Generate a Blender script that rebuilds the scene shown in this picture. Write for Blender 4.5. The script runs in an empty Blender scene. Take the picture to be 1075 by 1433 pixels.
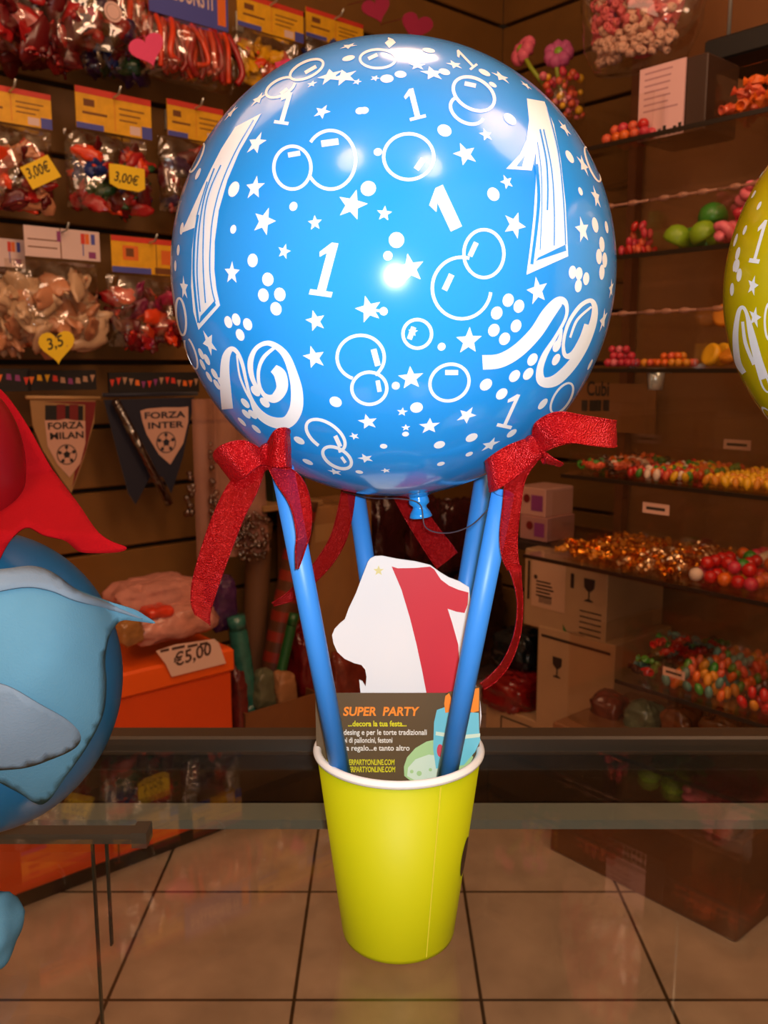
import bpy, math, random
from mathutils import Vector, Matrix, Euler, noise
from mathutils.geometry import delaunay_2d_cdt, tessellate_polygon
random.seed(11)
SC = bpy.context.scene
COL = SC.collection
PI = math.pi
# ------------------------------------------------------------------ camera model (pixels of the 1075x1433 photograph)
FPX, CX, CY, PITCH, EYE = 1250.0, 537.5, 716.5, math.radians(9.16), 1.12
def ray(x, y):
    a = (x-CX)/FPX; b = (CY-y)/FPX
    return Vector((a, math.cos(PITCH)+b*math.sin(PITCH), -math.sin(PITCH)+b*math.cos(PITCH)))
TH = math.radians(49)
UV = Vector((math.sin(TH), math.cos(TH), 0)); VV = Vector((-math.cos(TH), math.sin(TH), 0))
EYEV = Vector((0, 0, EYE))
def on_z(x, y, z): d = ray(x, y); return EYEV + d*((z-EYE)/d.z)
def on_y(x, y, Y): d = ray(x, y); return EYEV + d*(Y/d.y)
def on_v(x, y, v): d = ray(x, y); return EYEV + d*(v/d.dot(VV))
def on_u(x, y, u): d = ray(x, y); return EYEV + d*(u/d.dot(UV))
def uvz(u, v, z): return UV*u + VV*v + Vector((0, 0, z))
RL, RR = math.radians(41), math.radians(-49)      # headings of the two walls

# ------------------------------------------------------------------ materials
def lin(c):
    if isinstance(c, str):
        c = [int(c[i:i+2], 16) for i in (0, 2, 4)]
    o = []
    for q in c:
        q = q/255.0
        o.append(q/12.92 if q <= .04045 else ((q+.055)/1.055)**2.4)
    return (o[0], o[1], o[2], 1.0)
MATS = {}
def mat(name, col='808080', rough=.5, metal=0, coat=0, spec=.5, bump=0, bscale=60, var=0, vscale=8, sheen=0, emit=0, alpha=1):
    if name in MATS: return MATS[name]
    m = bpy.data.materials.new(name); m.use_nodes = True
    nt = m.node_tree; b = nt.nodes['Principled BSDF']
    c = lin(col)
    b.inputs['Base Color'].default_value = c
    b.inputs['Roughness'].default_value = rough
    b.inputs['Metallic'].default_value = metal
    b.inputs['Specular IOR Level'].default_value = spec
    b.inputs['Coat Weight'].default_value = coat
    b.inputs['Coat Roughness'].default_value = .06
    b.inputs['Sheen Weight'].default_value = sheen
    b.inputs['Alpha'].default_value = alpha
    if emit:
        b.inputs['Emission Color'].default_value = c; b.inputs['Emission Strength'].default_value = emit
    tc = nt.nodes.new('ShaderNodeTexCoord')
    if var:
        n = nt.nodes.new('ShaderNodeTexNoise'); n.inputs['Scale'].default_value = vscale; n.inputs['Detail'].default_value = 4
        nt.links.new(tc.outputs['Object'], n.inputs['Vector'])
        mp = nt.nodes.new('ShaderNodeMapRange'); mp.inputs[1].default_value = .3; mp.inputs[2].default_value = .7
        mp.inputs[3].default_value = 1-var; mp.inputs[4].default_value = 1+var
        nt.links.new(n.outputs['Fac'], mp.inputs[0])
        mx = nt.nodes.new('ShaderNodeVectorMath'); mx.operation = 'SCALE'
        mx.inputs[0].default_value = c[:3]
        nt.links.new(mp.outputs[0], mx.inputs['Scale'])
        nt.links.new(mx.outputs[0], b.inputs['Base Color'])
    if bump:
        n = nt.nodes.new('ShaderNodeTexNoise'); n.inputs['Scale'].default_value = bscale; n.inputs['Detail'].default_value = 3
        nt.links.new(tc.outputs['Object'], n.inputs['Vector'])
        bp = nt.nodes.new('ShaderNodeBump'); bp.inputs['Strength'].default_value = bump; bp.inputs['Distance'].default_value = .003
        nt.links.new(n.outputs['Fac'], bp.inputs['Height']); nt.links.new(bp.outputs[0], b.inputs['Normal'])
    MATS[name] = m
    return m
def clear(name, tint='ffffff', rough=.03, ior=1.45, bump=0, bscale=30, base=0.0, dist=.01, gloss='ffffff'):
    """thin clear sheet: see-through, with fresnel reflections and an optional crinkle"""
    if name in MATS: return MATS[name]
    m = bpy.data.materials.new(name); m.use_nodes = True
    nt = m.node_tree; nt.nodes.clear()
    out = nt.nodes.new('ShaderNodeOutputMaterial'); mx = nt.nodes.new('ShaderNodeMixShader')
    tr = nt.nodes.new('ShaderNodeBsdfTransparent'); tr.inputs[0].default_value = lin(tint)
    gl = nt.nodes.new('ShaderNodeBsdfGlossy'); gl.inputs['Roughness'].default_value = rough; gl.inputs[0].default_value = lin(gloss)
    fr = nt.nodes.new('ShaderNodeLayerWeight')          # Schlick fresnel, the same from both sides of the sheet
    pw = nt.nodes.new('ShaderNodeMath'); pw.operation = 'POWER'; pw.inputs[1].default_value = 5
    ad = nt.nodes.new('ShaderNodeMapRange'); f0 = ((ior-1)/(ior+1))**2+base; ad.inputs[3].default_value = f0; ad.inputs[4].default_value = 1
    nt.links.new(fr.outputs['Facing'], pw.inputs[0]); nt.links.new(pw.outputs[0], ad.inputs[0]); nt.links.new(ad.outputs[0], mx.inputs[0])
    nt.links.new(tr.outputs[0], mx.inputs[1]); nt.links.new(gl.outputs[0], mx.inputs[2]); nt.links.new(mx.outputs[0], out.inputs[0])
    if bump:
        tc = nt.nodes.new('ShaderNodeTexCoord')
        n = nt.nodes.new('ShaderNodeTexNoise'); n.inputs['Scale'].default_value = bscale; n.inputs['Detail'].default_value = 1
        n.inputs['Distortion'].default_value = .8
        nt.links.new(tc.outputs['Object'], n.inputs['Vector'])
        bp = nt.nodes.new('ShaderNodeBump'); bp.inputs['Strength'].default_value = bump; bp.inputs['Distance'].default_value = dist
        nt.links.new(n.outputs['Fac'], bp.inputs['Height'])
        nt.links.new(bp.outputs[0], gl.inputs['Normal']); nt.links.new(bp.outputs[0], fr.inputs['Normal'])
    MATS[name] = m
    return m
def organza(name, col, see=.3):
    """sheer glittering ribbon weave"""
    m = bpy.data.materials.new(name); m.use_nodes = True
    nt = m.node_tree; b = nt.nodes['Principled BSDF']; out = nt.nodes['Material Output']
    b.inputs['Base Color'].default_value = lin(col); b.inputs['Roughness'].default_value = .27
    b.inputs['Metallic'].default_value = .45
    tc = nt.nodes.new('ShaderNodeTexCoord')
    vo = nt.nodes.new('ShaderNodeTexVoronoi'); vo.inputs['Scale'].default_value = 1500
    nt.links.new(tc.outputs['Object'], vo.inputs['Vector'])
    bp = nt.nodes.new('ShaderNodeBump'); bp.inputs['Strength'].default_value = 1; bp.inputs['Distance'].default_value = .0007
    nt.links.new(vo.outputs['Distance'], bp.inputs['Height']); nt.links.new(bp.outputs[0], b.inputs['Normal'])
    tr = nt.nodes.new('ShaderNodeBsdfTransparent'); tr.inputs[0].default_value = (.85, .3, .38, 1)
    mx = nt.nodes.new('ShaderNodeMixShader'); mx.inputs[0].default_value = 1-see
    nt.links.new(tr.outputs[0], mx.inputs[1]); nt.links.new(b.outputs[0], mx.inputs[2]); nt.links.new(mx.outputs[0], out.inputs[0])
    MATS[name] = m
    return m

# ------------------------------------------------------------------ mesh builder
class MB:
    def __init__(s): s.v = []; s.f = []; s.m = []; s.s = []
    def add(s, vs, fs, mi=0, smooth=False):
        k = len(s.v); s.v += [tuple(q) for q in vs]
        for f in fs:
            s.f.append([i+k for i in f]); s.m.append(mi); s.s.append(smooth)
        return s
    def box(s, c, d, mi=0, R=None, bev=0):
        x, y, z = [q/2 for q in d]; c = Vector(c)
        if bev:
            b = min(bev, x*.8, y*.8, z*.8); vs = []
            prof = [(-z, b), (-z+b, 0), (z-b, 0), (z, b)]
            for zz, k in prof:
                X, Y = x-k, y-k
                e = b*.6
                for px, py in ((-X+e, -Y), (X-e, -Y), (X, -Y+e), (X, Y-e), (X-e, Y), (-X+e, Y), (-X, Y-e), (-X, -Y+e)):
                    vs.append(Vector((px, py, zz)))
            fs = [[7, 6, 5, 4, 3, 2, 1, 0], [24+i for i in range(8)]]
            for l in range(3):
                for i in range(8):
                    j = (i+1) % 8; fs.append([l*8+i, l*8+j, l*8+8+j, l*8+8+i])
        else:
            vs = [Vector((a, b_, c_)) for c_ in (-z, z) for b_ in (-y, y) for a in (-x, x)]
            fs = [[0, 2, 3, 1], [4, 5, 7, 6], [0, 1, 5, 4], [2, 6, 7, 3], [0, 4, 6, 2], [1, 3, 7, 5]]
        if R is not None: vs = [R @ q for q in vs]
        return s.add([q+c for q in vs], fs, mi)
    def lathe(s, prof, n=48, mi=0, M=None, smooth=True, cap0=False, cap1=False):
        vs = []
        for r, z in prof:
            for i in range(n):
                a = 2*PI*i/n; q = Vector((r*math.cos(a), r*math.sin(a), z)); vs.append(M @ q if M is not None else q)
        fs = []
        for l in range(len(prof)-1):
            for i in range(n):
                j = (i+1) % n; fs.append([l*n+i, l*n+j, l*n+n+j, l*n+n+i])
        if cap0: fs.append([n-1-i for i in range(n)])
        if cap1: fs.append([(len(prof)-1)*n+i for i in range(n)])
        return s.add(vs, fs, mi, smooth)
    def tube(s, pts, r, n=10, mi=0, smooth=True, cap=True):
        pts = [Vector(p) for p in pts]; vs = []
        rs = r if isinstance(r, (list, tuple)) else [r]*len(pts)
        ref = None
        for i, p in enumerate(pts):
            t = (pts[min(i+1, len(pts)-1)]-pts[max(i-1, 0)]).normalized()
            if ref is None:
                ref = t.orthogonal().normalized()
            ref = (ref-t*ref.dot(t)).normalized(); b = t.cross(ref)
            for k in range(n):
                a = 2*PI*k/n; vs.append(p+(ref*math.cos(a)+b*math.sin(a))*rs[i])
        fs = []
        for l in range(len(pts)-1):
            for i in range(n):
                j = (i+1) % n; fs.append([l*n+i, l*n+j, l*n+n+j, l*n+n+i])
        if cap:
            fs.append([n-1-i for i in range(n)]); fs.append([(len(pts)-1)*n+i for i in range(n)])
        return s.add(vs, fs, mi, smooth)
    def ell(s, c, rad, mi=0, seg=14, rings=8, R=None, wob=0, seed=0):
        c = Vector(c); vs = []; fs = []
        if not isinstance(rad, (list, tuple)): rad = (rad,)*3
        for i in range(rings+1):
            t = PI*i/rings
            for k in range(seg):
                a = 2*PI*k/seg
                q = Vector((math.sin(t)*math.cos(a), math.sin(t)*math.sin(a), math.cos(t)))
                if wob: q = q*(1+wob*noise.noise(q*1.7+Vector((seed*3.1, seed, 0))))
                q = Vector((q.x*rad[0], q.y*rad[1], q.z*rad[2]))
                vs.append(c+(R @ q if R is not None else q))
        for i in range(rings):
            for k in range(seg):
                j = (k+1) % seg; fs.append([i*seg+k, i*seg+seg+k, i*seg+seg+j, i*seg+j])
        return s.add(vs, fs, mi, True)
    def poly(s, pts, y=0, mi=0):
        """flat polygon in the local x-z plane facing -y"""
        vs = [Vector((p[0], y, p[1])) for p in pts]
        tr = tessellate_polygon([[Vector((p[0], p[1], 0)) for p in pts]])
        fs = []
        for t in tr:
            a, b, c = [pts[i] for i in t]
            ar = (b[0]-a[0])*(c[1]-a[1])-(b[1]-a[1])*(c[0]-a[0])
            fs.append(list(t) if ar > 0 else [t[0], t[2], t[1]])
        return s.add(vs, fs, mi)
    def prism(s, pts, y0, y1, mi=0, mback=None):
        """outline in x-z extruded from y0 (front) to y1"""
        s.poly(pts, y0, mi)
        k = len(s.f); s.poly(pts, y1, mi if mback is None else mback)
        for i in range(k, len(s.f)): s.f[i] = s.f[i][::-1]
        n = len(pts)
        vs = [(p[0], y0, p[1]) for p in pts]+[(p[0], y1, p[1]) for p in pts]
        return s.add(vs, [[i, i+n, (i+1) % n+n, (i+1) % n] for i in range(n)], mi if mback is None else mback)
    def rect(s, x0, z0, x1, z1, y, mi): return s.poly([(x0, z0), (x1, z0), (x1, z1), (x0, z1)], y, mi)
    def disc(s, cx, cz, r, y, mi, n=20, rz=None):
        rz = rz or r
        return s.poly([(cx+r*math.cos(2*PI*i/n), cz+rz*math.sin(2*PI*i/n)) for i in range(n)], y, mi)
    def grid(s, fn, nu, nv, mi=0, smooth=True):
        vs = [fn(i/nu, j/nv) for j in range(nv+1) for i in range(nu+1)]
        fs = [[j*(nu+1)+i, j*(nu+1)+i+1, (j+1)*(nu+1)+i+1, (j+1)*(nu+1)+i] for j in range(nv) for i in range(nu)]
        return s.add(vs, fs, mi, smooth)
    def text(s, txt, x, z, y, size, mi=0, rot=0, shear=0, align='LEFT', sx=1, width=None, bold=0):
        cu = bpy.data.curves.new('lettering', 'FONT'); cu.body = txt; cu.size = size; cu.shear = shear
        cu.align_x = align; cu.resolution_u = 3; cu.offset = bold
        ob = bpy.data.objects.new('lettering', cu); COL.objects.link(ob)
        dg = bpy.context.evaluated_depsgraph_get(); me = bpy.data.meshes.new_from_object(ob.evaluated_get(dg))
        vs = [q.co.copy() for q in me.vertices]; fs = [list(p.vertices) for p in me.polygons]
        bpy.data.objects.remove(ob); bpy.data.curves.remove(cu); bpy.data.meshes.remove(me)
        if not vs: return s
        if width:
            w = max(q.x for q in vs)-min(q.x for q in vs); sx = width/w
        c, n = math.cos(rot), math.sin(rot)
        s.add([(x+q.x*sx*c-q.y*n, y, z+q.x*sx*n+q.y*c) for q in vs], fs, mi)
        return s
    def build(s, name, mats, parent=None, loc=(0, 0, 0), rz=0):
        me = bpy.data.meshes.new(name); me.from_pydata(s.v, [], s.f)
        if not isinstance(mats, (list, tuple)): mats = [mats]
        for m in mats: me.materials.append(m)
        me.polygons.foreach_set('material_index', s.m); me.polygons.foreach_set('use_smooth', s.s)
        me.update()
        o = bpy.data.objects.new(name, me); COL.objects.link(o)
        o.location = loc; o.rotation_euler = (0, 0, rz)
        if parent: o.parent = parent
        return o
def tag(o, label, cat, group=None, kind=None):
    o['label'] = label; o['category'] = cat
    if group: o['group'] = group
    if kind: o['kind'] = kind
    return o
def thing(name, label, cat, loc=(0, 0, 0), rz=0, group=None):
    o = bpy.data.objects.new(name, None); COL.objects.link(o); o.empty_display_size = .05
    o.location = loc; o.rotation_euler = (0, 0, rz)
    return tag(o, label, cat, group)
def structure(o): o['kind'] = 'structure'; return o
def copy_tree(o, parent=None):
    c = o.copy(); COL.objects.link(c)
    if parent: c.parent = parent
    for ch in list(o.children): copy_tree(ch, c)
    return c
def smooth_path(pts, n=6):
    """Catmull-Rom through tuples of any length"""
    out = []
    for i in range(len(pts)-1):
        p0, p1, p2, p3 = pts[max(i-1, 0)], pts[i], pts[i+1], pts[min(i+2, len(pts)-1)]
        for k in range(n):
            t = k/n
            out.append(tuple(.5*(2*b+(c-a)*t+(2*a-5*b+4*c-d)*t*t+(3*b-a-3*c+d)*t**3) for a, b, c, d in zip(p0, p1, p2, p3)))
    out.append(tuple(pts[-1]))
    return out

# ------------------------------------------------------------------ the room
TILE = .3355
m_floor = bpy.data.materials.new('floor_tiles'); m_floor.use_nodes = True
nt = m_floor.node_tree; b = nt.nodes['Principled BSDF']
tc = nt.nodes.new('ShaderNodeTexCoord'); mp = nt.nodes.new('ShaderNodeMapping')
g = on_z(650, 1248, 0)
mp.inputs['Location'].default_value = (-(g.x/TILE)+20, -(g.y/TILE)+20, 0); mp.inputs['Scale'].default_value = (1/TILE,)*3
nt.links.new(tc.outputs['Object'], mp.inputs[0])
br = nt.nodes.new('ShaderNodeTexBrick'); br.offset = 0; br.squash = 1
br.inputs['Scale'].default_value = 1; br.inputs['Brick Width'].default_value = 1; br.inputs['Row Height'].default_value = 1
br.inputs['Mortar Size'].default_value = .011; br.inputs['Mortar Smooth'].default_value = .2; br.inputs['Bias'].default_value = 0
br.inputs['Color1'].default_value = lin('c4a492'); br.inputs['Color2'].default_value = lin('bc9c8a'); br.inputs['Mortar'].default_value = lin('3c2a1c')
nt.links.new(mp.outputs[0], br.inputs[0])
nz = nt.nodes.new('ShaderNodeTexNoise'); nz.inputs['Scale'].default_value = 9; nz.inputs['Detail'].default_value = 6
nt.links.new(tc.outputs['Object'], nz.inputs['Vector'])
mr = nt.nodes.new('ShaderNodeMapRange'); mr.inputs[1].default_value = .3; mr.inputs[2].default_value = .7; mr.inputs[3].default_value = .8; mr.inputs[4].default_value = 1.15
nt.links.new(nz.outputs['Fac'], mr.inputs[0])
vm = nt.nodes.new('ShaderNodeVectorMath'); vm.operation = 'SCALE'
nt.links.new(br.outputs['Color'], vm.inputs[0]); nt.links.new(mr.outputs[0], vm.inputs['Scale']); nt.links.new(vm.outputs[0], b.inputs['Base Color'])
b.inputs['Roughness'].default_value = .45
UW, VW, UN, VN, HT = 2.45, 2.2, -1.6, -1.6, 2.65
structure(MB().box((0, 0, -.05), (7, 7, .1)).build('floor', m_floor))
m_slat = mat('slat_wood', '7a5424', .5, var=.12, vscale=6, bump=.1, bscale=40)
m_gap = mat('slat_groove', '2a1a0c', .8)
def slat_wall(name, a0, a1, rz, loc):
    w = MB(); w.box(((a0+a1)/2, .06, HT/2), (a1-a0, .06, HT), 1)
    z = on_v(130, 774, VW).z % .162 - .162
    while z < HT:
        lo, hi = max(z+.006, 0), min(z+.156, HT)
        if hi > lo: w.box(((a0+a1)/2, .02, (lo+hi)/2), (a1-a0, .04, hi-lo), 0, bev=.003)
        z += .162
    return structure(w.build(name, [m_slat, m_gap], None, loc, rz))
slat_wall('wall_left', UN, UW, RL, VV*VW)
slat_wall('wall_right', -VW, -VN, RR, UV*UW)
m_plaster = mat('plaster', 'c9b48e', .8, bump=.1, bscale=50)
m_ceil = mat('ceiling_paint', 'd8cbb2', .9)
structure(MB().box(((UN+UW)/2, 0, HT/2), (UW-UN, .05, HT)).build('wall_back', m_plaster, None, VV*(VN-.05), RL))
structure(MB().box((-(VN+VW)/2, 0, HT/2), (VW-VN, .05, HT)).build('wall_front', m_plaster, None, UV*(UN-.05), RR))
structure(MB().box((0, 0, HT+.05), (7, 7, .1)).build('ceiling', m_ceil))

# ceiling lamps (the warm shop lighting whose glints sit on the balloon)
m_lampwhite = mat('lamp_housing', 'e6e0d4', .4)
m_bulb = mat('lamp_glow', 'ffd9a0', .4, emit=1.2)
LAMPS = [(-.8, 1.0, 9.5, 'ceiling lamp above the hanging balloon bags'), (.95, .35, 27, 'ceiling lamp in front of the sweets shelves'),
         (.1, 1.0, 13, 'ceiling lamp above the floor behind the glass counter'), (-.5, -.6, 13, 'ceiling lamp behind the photographer on the left'), (.45, -.75, 15, 'ceiling lamp behind the photographer on the right')]
for x, y, pw, lb in LAMPS:
    k = .3 if pw in (9.5, 27) else .16
    t = thing('ceiling_lamp', 'round '+lb, 'lamp', (x, y, HT), 0, 'round ceiling lamps')
    MB().lathe([(k*.95, 0), (k*1.1, -.02), (k*1.05, -.05), (k*.9, -.05)], 32, cap0=True).build('housing', m_lampwhite, t)
    MB().lathe([(k*.9, -.045), (k*.5, -.055), (.001, -.06)], 32).build('bulb', m_bulb, t)
    L = bpy.data.lights.new('lamp_light', 'POINT'); L.energy = pw; L.color = (1, .60, .38); L.shadow_soft_size = k
    lo = bpy.data.objects.new('lamp_light', L); COL.objects.link(lo); lo.location = (x, y, HT-.07-k)
# the camera's own flash, a finger's breadth above the lens
L = bpy.data.lights.new('camera_flash', 'POINT'); L.energy = 8.6; L.color = (.95, .98, 1); L.shadow_soft_size = .006
lo = bpy.data.objects.new('camera_flash', L); COL.objects.link(lo); lo.location = (.008, -.004, EYE+.012)

# ------------------------------------------------------------------ the glass counter
ZC = .811
m_glass = clear('counter_glass', 'fafdfb', .015, 1.55)
m_edge = mat('glass_edge_green', '6a6a5e', .3)
m_black = mat('black_lacquer', '0a0a09', .25, spec=.4)
m_bronze = mat('bronze_trim', '35281a', .45)
t = thing('display_counter', 'glass topped display counter under the yellow paper cup', 'counter', (0, .35, 0))
MB().box((0, .005, ZC-.004), (2.3, .73, .008)).build('glass_top', m_glass, t)
MB().box((0, .314, ZC-.0105), (2.3, .086, .004)).build('rear_rail', m_black, t)
MB().box((0, .362, ZC-.004), (2.3, .022, .022), bev=.002).build('rear_trim', m_bronze, t)
MB().box((0, .256, ZC-.0125), (2.3, .025, .007)).build('edge_strip', m_edge, t)
MB().box((0, .258, ZC/2-.01), (2.3, .005, ZC-.02)).build('rear_pane', clear('pane_glass', 'f6fbf8', .02, 1.2), t)
a = on_y(-60, 1168, .56); c = on_y(207, 1168, .56)
MB().box(((a.x+c.x)/2, .21, a.z), (c.x-a.x, .012, .007)).box((c.x-.004, .21, a.z), (.01, .016, .011)).build('support_bar', mat('support_metal', '5a5346', .35, metal=.6), t)
for x, lo_z in ((127, .2), (147, .70)):
    q = on_y(x, 1140, .6); MB().box((q.x, .25, (lo_z+.79)/2), (.0016, .004, .79-lo_z)).build('pane_joint', mat('joint_dark', '1e2a22', .3), t)
for sx in (-1.12, 1.12): MB().box((sx, 0, .395), (.04, .7, .79), bev=.004).build('end_panel', m_bronze, t)
MB().box((0, -.05, .05), (2.2, .5, .1), bev=.004).build('plinth', m_bronze, t)
# ------------------------------------------------------------------ printed balloons
m_blue = mat('blue_latex', '2494ea', .16, coat=.35, spec=.5)
m_white = mat('white_print', 'f4f6fa', .3)
m_yel_latex = mat('yellow_latex', 'c9b80a', .16, coat=.35)
YB = .4547
BC = on_y(550, 391, YB); BR = .1072
def clear_of(pts, b, m):
    """drop inner points that crowd the outline"""
    return [p for p in pts if min((p.x-q[0])**2+(p.y-q[1])**2 for q in b) > m*m]
class Printer:
    """lays printed shapes on a round balloon: a traced outline is carried onto the rubber itself"""
    def __init__(s, mb, C, R, scale=1, dx=0): s.mb, s.C, s.R, s.dx = mb, Vector(C), R, dx
    def hit(s, x, y, off):
        d = ray(x+s.dx, y).normalized(); o = EYEV-s.C
        bq = o.dot(d); c = o.dot(o)-s.R**2; disc = bq*bq-c
        p = o+d*(-bq-math.sqrt(disc) if disc > 0 else -bq)
        return s.C+p.normalized()*(s.R+off)
    def fill(s, pts, mi=1, off=.0002, step=7):
        n = len(pts); b = []
        for i in range(n):
            p, q = pts[i], pts[(i+1) % n]; k = max(1, int(math.hypot(q[0]-p[0], q[1]-p[1])/step))
            for j in range(k): b.append((p[0]+(q[0]-p[0])*j/k, p[1]+(q[1]-p[1])*j/k))
        vs = [Vector(p) for p in b]
        x0, x1 = min(p[0] for p in b), max(p[0] for p in b); y0, y1 = min(p[1] for p in b), max(p[1] for p in b)
        y = y0+step/2
        while y < y1:
            x = x0+step/2
            while x < x1: vs.append(Vector((x+random.uniform(-.4, .4), y+random.uniform(-.4, .4)))); x += step
            y += step
        vs = vs[:len(b)]+clear_of(vs[len(b):], b, step*.5)
        r = delaunay_2d_cdt(vs, [], [list(range(len(b)))], 1, 1e-5)
        V, F = r[0], r[2]
        out = []
        for f in F:
            a, b_, c = [V[i] for i in f[:3]]
            out.append(list(f) if (b_-a).cross(c-a) < 0 else list(f)[::-1])
        s.mb.add([s.hit(q.x, q.y, off) for q in V], out, mi, True)
    def stroke(s, pts, w, mi=1, off=.0002, closed=False, smooth=0):
        if smooth: pts = smooth_path(pts, smooth)
        P = [(p[0], p[1]) for p in pts]; W = [(p[2] if len(p) > 2 else w) for p in pts]
        n = len(P); L = []; Rr = []
        for i in range(n):
            a = P[(i-1) % n] if closed else P[max(i-1, 0)]; c = P[(i+1) % n] if closed else P[min(i+1, n-1)]
            dx, dy = c[0]-a[0], c[1]-a[1]; l = math.hypot(dx, dy) or 1; nx, ny = -dy/l, dx/l
            L.append((P[i][0]+nx*W[i]/2, P[i][1]+ny*W[i]/2)); Rr.append((P[i][0]-nx*W[i]/2, P[i][1]-ny*W[i]/2))
        vs = []
        for i in range(n):
            vs += [s.hit(*L[i], off), s.hit((L[i][0]+Rr[i][0])/2, (L[i][1]+Rr[i][1])/2, off), s.hit(*Rr[i], off)]
        fs = []
        for i in range(n if closed else n-1):
            j = (i+1) % n
            fs += [[i*3, i*3+1, j*3+1, j*3], [i*3+1, i*3+2, j*3+2, j*3+1]]
        s.mb.add(vs, fs, mi, True)
    def ring(s, cx, cy, rx, ry, rot=0, w=4.5, a0=0, a1=360, n=40):
        c, q = math.cos(math.radians(rot)), math.sin(math.radians(rot)); pts = []
        full = a1-a0 >= 360
        for i in range(n+(0 if full else 1)):
            a = math.radians(a0+(a1-a0)*i/n); x, y = rx*math.cos(a), ry*math.sin(a)
            pts.append((cx+x*c-y*q, cy+x*q+y*c))
        s.stroke(pts, w, closed=full)
    def at(s, x, y):
        """frame of the rubber at a traced point"""
        p = s.hit(x, y, 0); return s.frame((p-s.C).normalized())
    def frame(s, n):
        up = Vector((0, 0, 1)); e1 = up.cross(n)
        if e1.length < .05: e1 = Vector((1, 0, 0))
        e1.normalize(); return n, e1, n.cross(e1)
    def patch(s, fr, pts2, mi=1, off=.0002):
        n, e1, e2 = fr
        k = len(pts2); c = (sum(p[0] for p in pts2)/k, sum(p[1] for p in pts2)/k)
        vs = [s.C+(n*s.R+e1*x+e2*y).normalized()*(s.R+off) for x, y in pts2+[c]]
        s.mb.add(vs, [[i, (i+1) % k, k] for i in range(k)], mi, True)
    def star(s, x, y, r, rot=None, fr=None):
        """r in pixels of the photograph at the balloon's distance"""
        q = r*.00033; rot = random.uniform(-.4, .4) if rot is None else rot
        pts = []
        for i in range(10):
            a = PI/2+rot+i*PI/5; k = q if i % 2 == 0 else q*.43
            pts.append((k*math.cos(a), k*math.sin(a)))
        s.patch(fr or s.at(x, y), pts)
    def dot(s, x, y, r, ry=None, fr=None, rot=0):
        q = r*.00029; qy = (ry or r)*.00029
        s.patch(fr or s.at(x, y), [(q*math.cos(2*PI*i/16), qy*math.sin(2*PI*i/16)) for i in range(16)])
    def clear_side(s, d):
        q = s.C+d*s.R; f = Matrix.Rotation(PITCH, 3, 'X') @ (q-EYEV)
        return d.z > -.93 and (f.x/f.y*FPX+CX > 1085 or d.dot((EYEV-s.C).normalized()) < 0)
    def scatter(s, n, test):
        """more of the same print on the parts that face away"""
        done = 0
        while done < n:
            d = Vector((random.gauss(0, 1), random.gauss(0, 1), random.gauss(0, 1))).normalized()
            if not test(d): continue
            done += 1; fr = s.frame(d); k = random.random()
            if k < .4: s.star(0, 0, random.uniform(8, 15), fr=fr)
            elif k < .8: s.dot(0, 0, random.uniform(5, 9), fr=fr)
            else:
                nn, e1, e2 = fr; R0 = random.uniform(.007, .012); vs = []; m = 36
                for i in range(m):
                    a = 2*PI*i/m
                    for rr in (R0, R0-.0015): vs.append(s.C+(nn*s.R+e1*rr*math.cos(a)+e2*rr*math.sin(a)).normalized()*(s.R+.0002))
                s.mb.add(vs, [[2*i, 2*((i+1) % m), 2*((i+1) % m)+1, 2*i+1] for i in range(m)], 1, True)
def tilt_matrix(C, ang, R):
    return Matrix.Translation(C) @ Matrix.Rotation(ang, 4, 'Y')
def balloon_skin(mb, C, R, M, pear=.0):
    prof = []
    for i in range(97):
        t = PI*i/96
        r, z = R*math.sin(t), R*math.cos(t)
        if t > PI-.16:
            k = (t-(PI-.16))/.16; z -= .0035*k*k; r = max(r, .0045)
        prof.append((r, z))
    mb.lathe(prof, 192, 0, M, cap1=False)
def balloon_knot(name, M, R, m, parent):
    z = -R-.002
    k = MB().lathe([(.0045, z+.004), (.0042, z+.001), (.0052, z-.0015), (.0053, z-.0035), (.0036, z-.005), (.0036, z-.006), (.0052, z-.0085), (.0060, z-.0105), (.0055, z-.011), (.0035, z-.008)], 20, 0, M)
    return k.build('knot', m, parent)

mb = MB(); Mb = tilt_matrix(BC, math.radians(-7), BR); balloon_skin(mb, BC, BR, Mb)
P = Printer(mb, BC, BR)
# soap-bubble rings
for a in ((409.6, 235, 26, 30), (572, 219.6, 35, 32), (663, 132, 31, 21, 30), (677, 355, 28, 33.5), (517, 543, 24.5, 22.5), (472, 640, 22, 12.5, 30),
          (584, 467, 20, 20), (629, 535, 28, 25, -28), (529, 83, 25, 13, 0, 3.5), (429.5, 98, 25, 11, -25, 3.5), (786, 557, 11, 24, 32, 3),
          (254, 443, 6.5, 26, -6, 3), (276, 221, 5, 22, 25, 2.5), (829, 230, 6, 26, -22, 2.5)): P.ring(*a)
for a in ((463, 224, 35, 41, 0, 4.5, -143, 148), (653.6, 155, 25, 17, 30, 4.5, -5, 205), (646, 403, 41, 43, 0, 4.5, 8, 285), (505, 500, 33, 31, 0, 4.5, 110, 412),
          (456, 609, 31, 17, 35, 4.5, 90, 388), (393, 123, 22, 11, -28, 3.5, 20, 330), (268, 494, 6, 23, -18, 2.5, -60, 240)): P.ring(*a)
def hl(x, y, w, h, rot):
    c, q = math.cos(math.radians(rot)), math.sin(math.radians(rot))
    P.fill([(x+a*c-b_*q, y+a*q+b_*c) for a, b_ in ((-w/2, -h/2), (w/2, -h/2), (w/2, h/2), (-w/2, h/2))])
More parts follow.
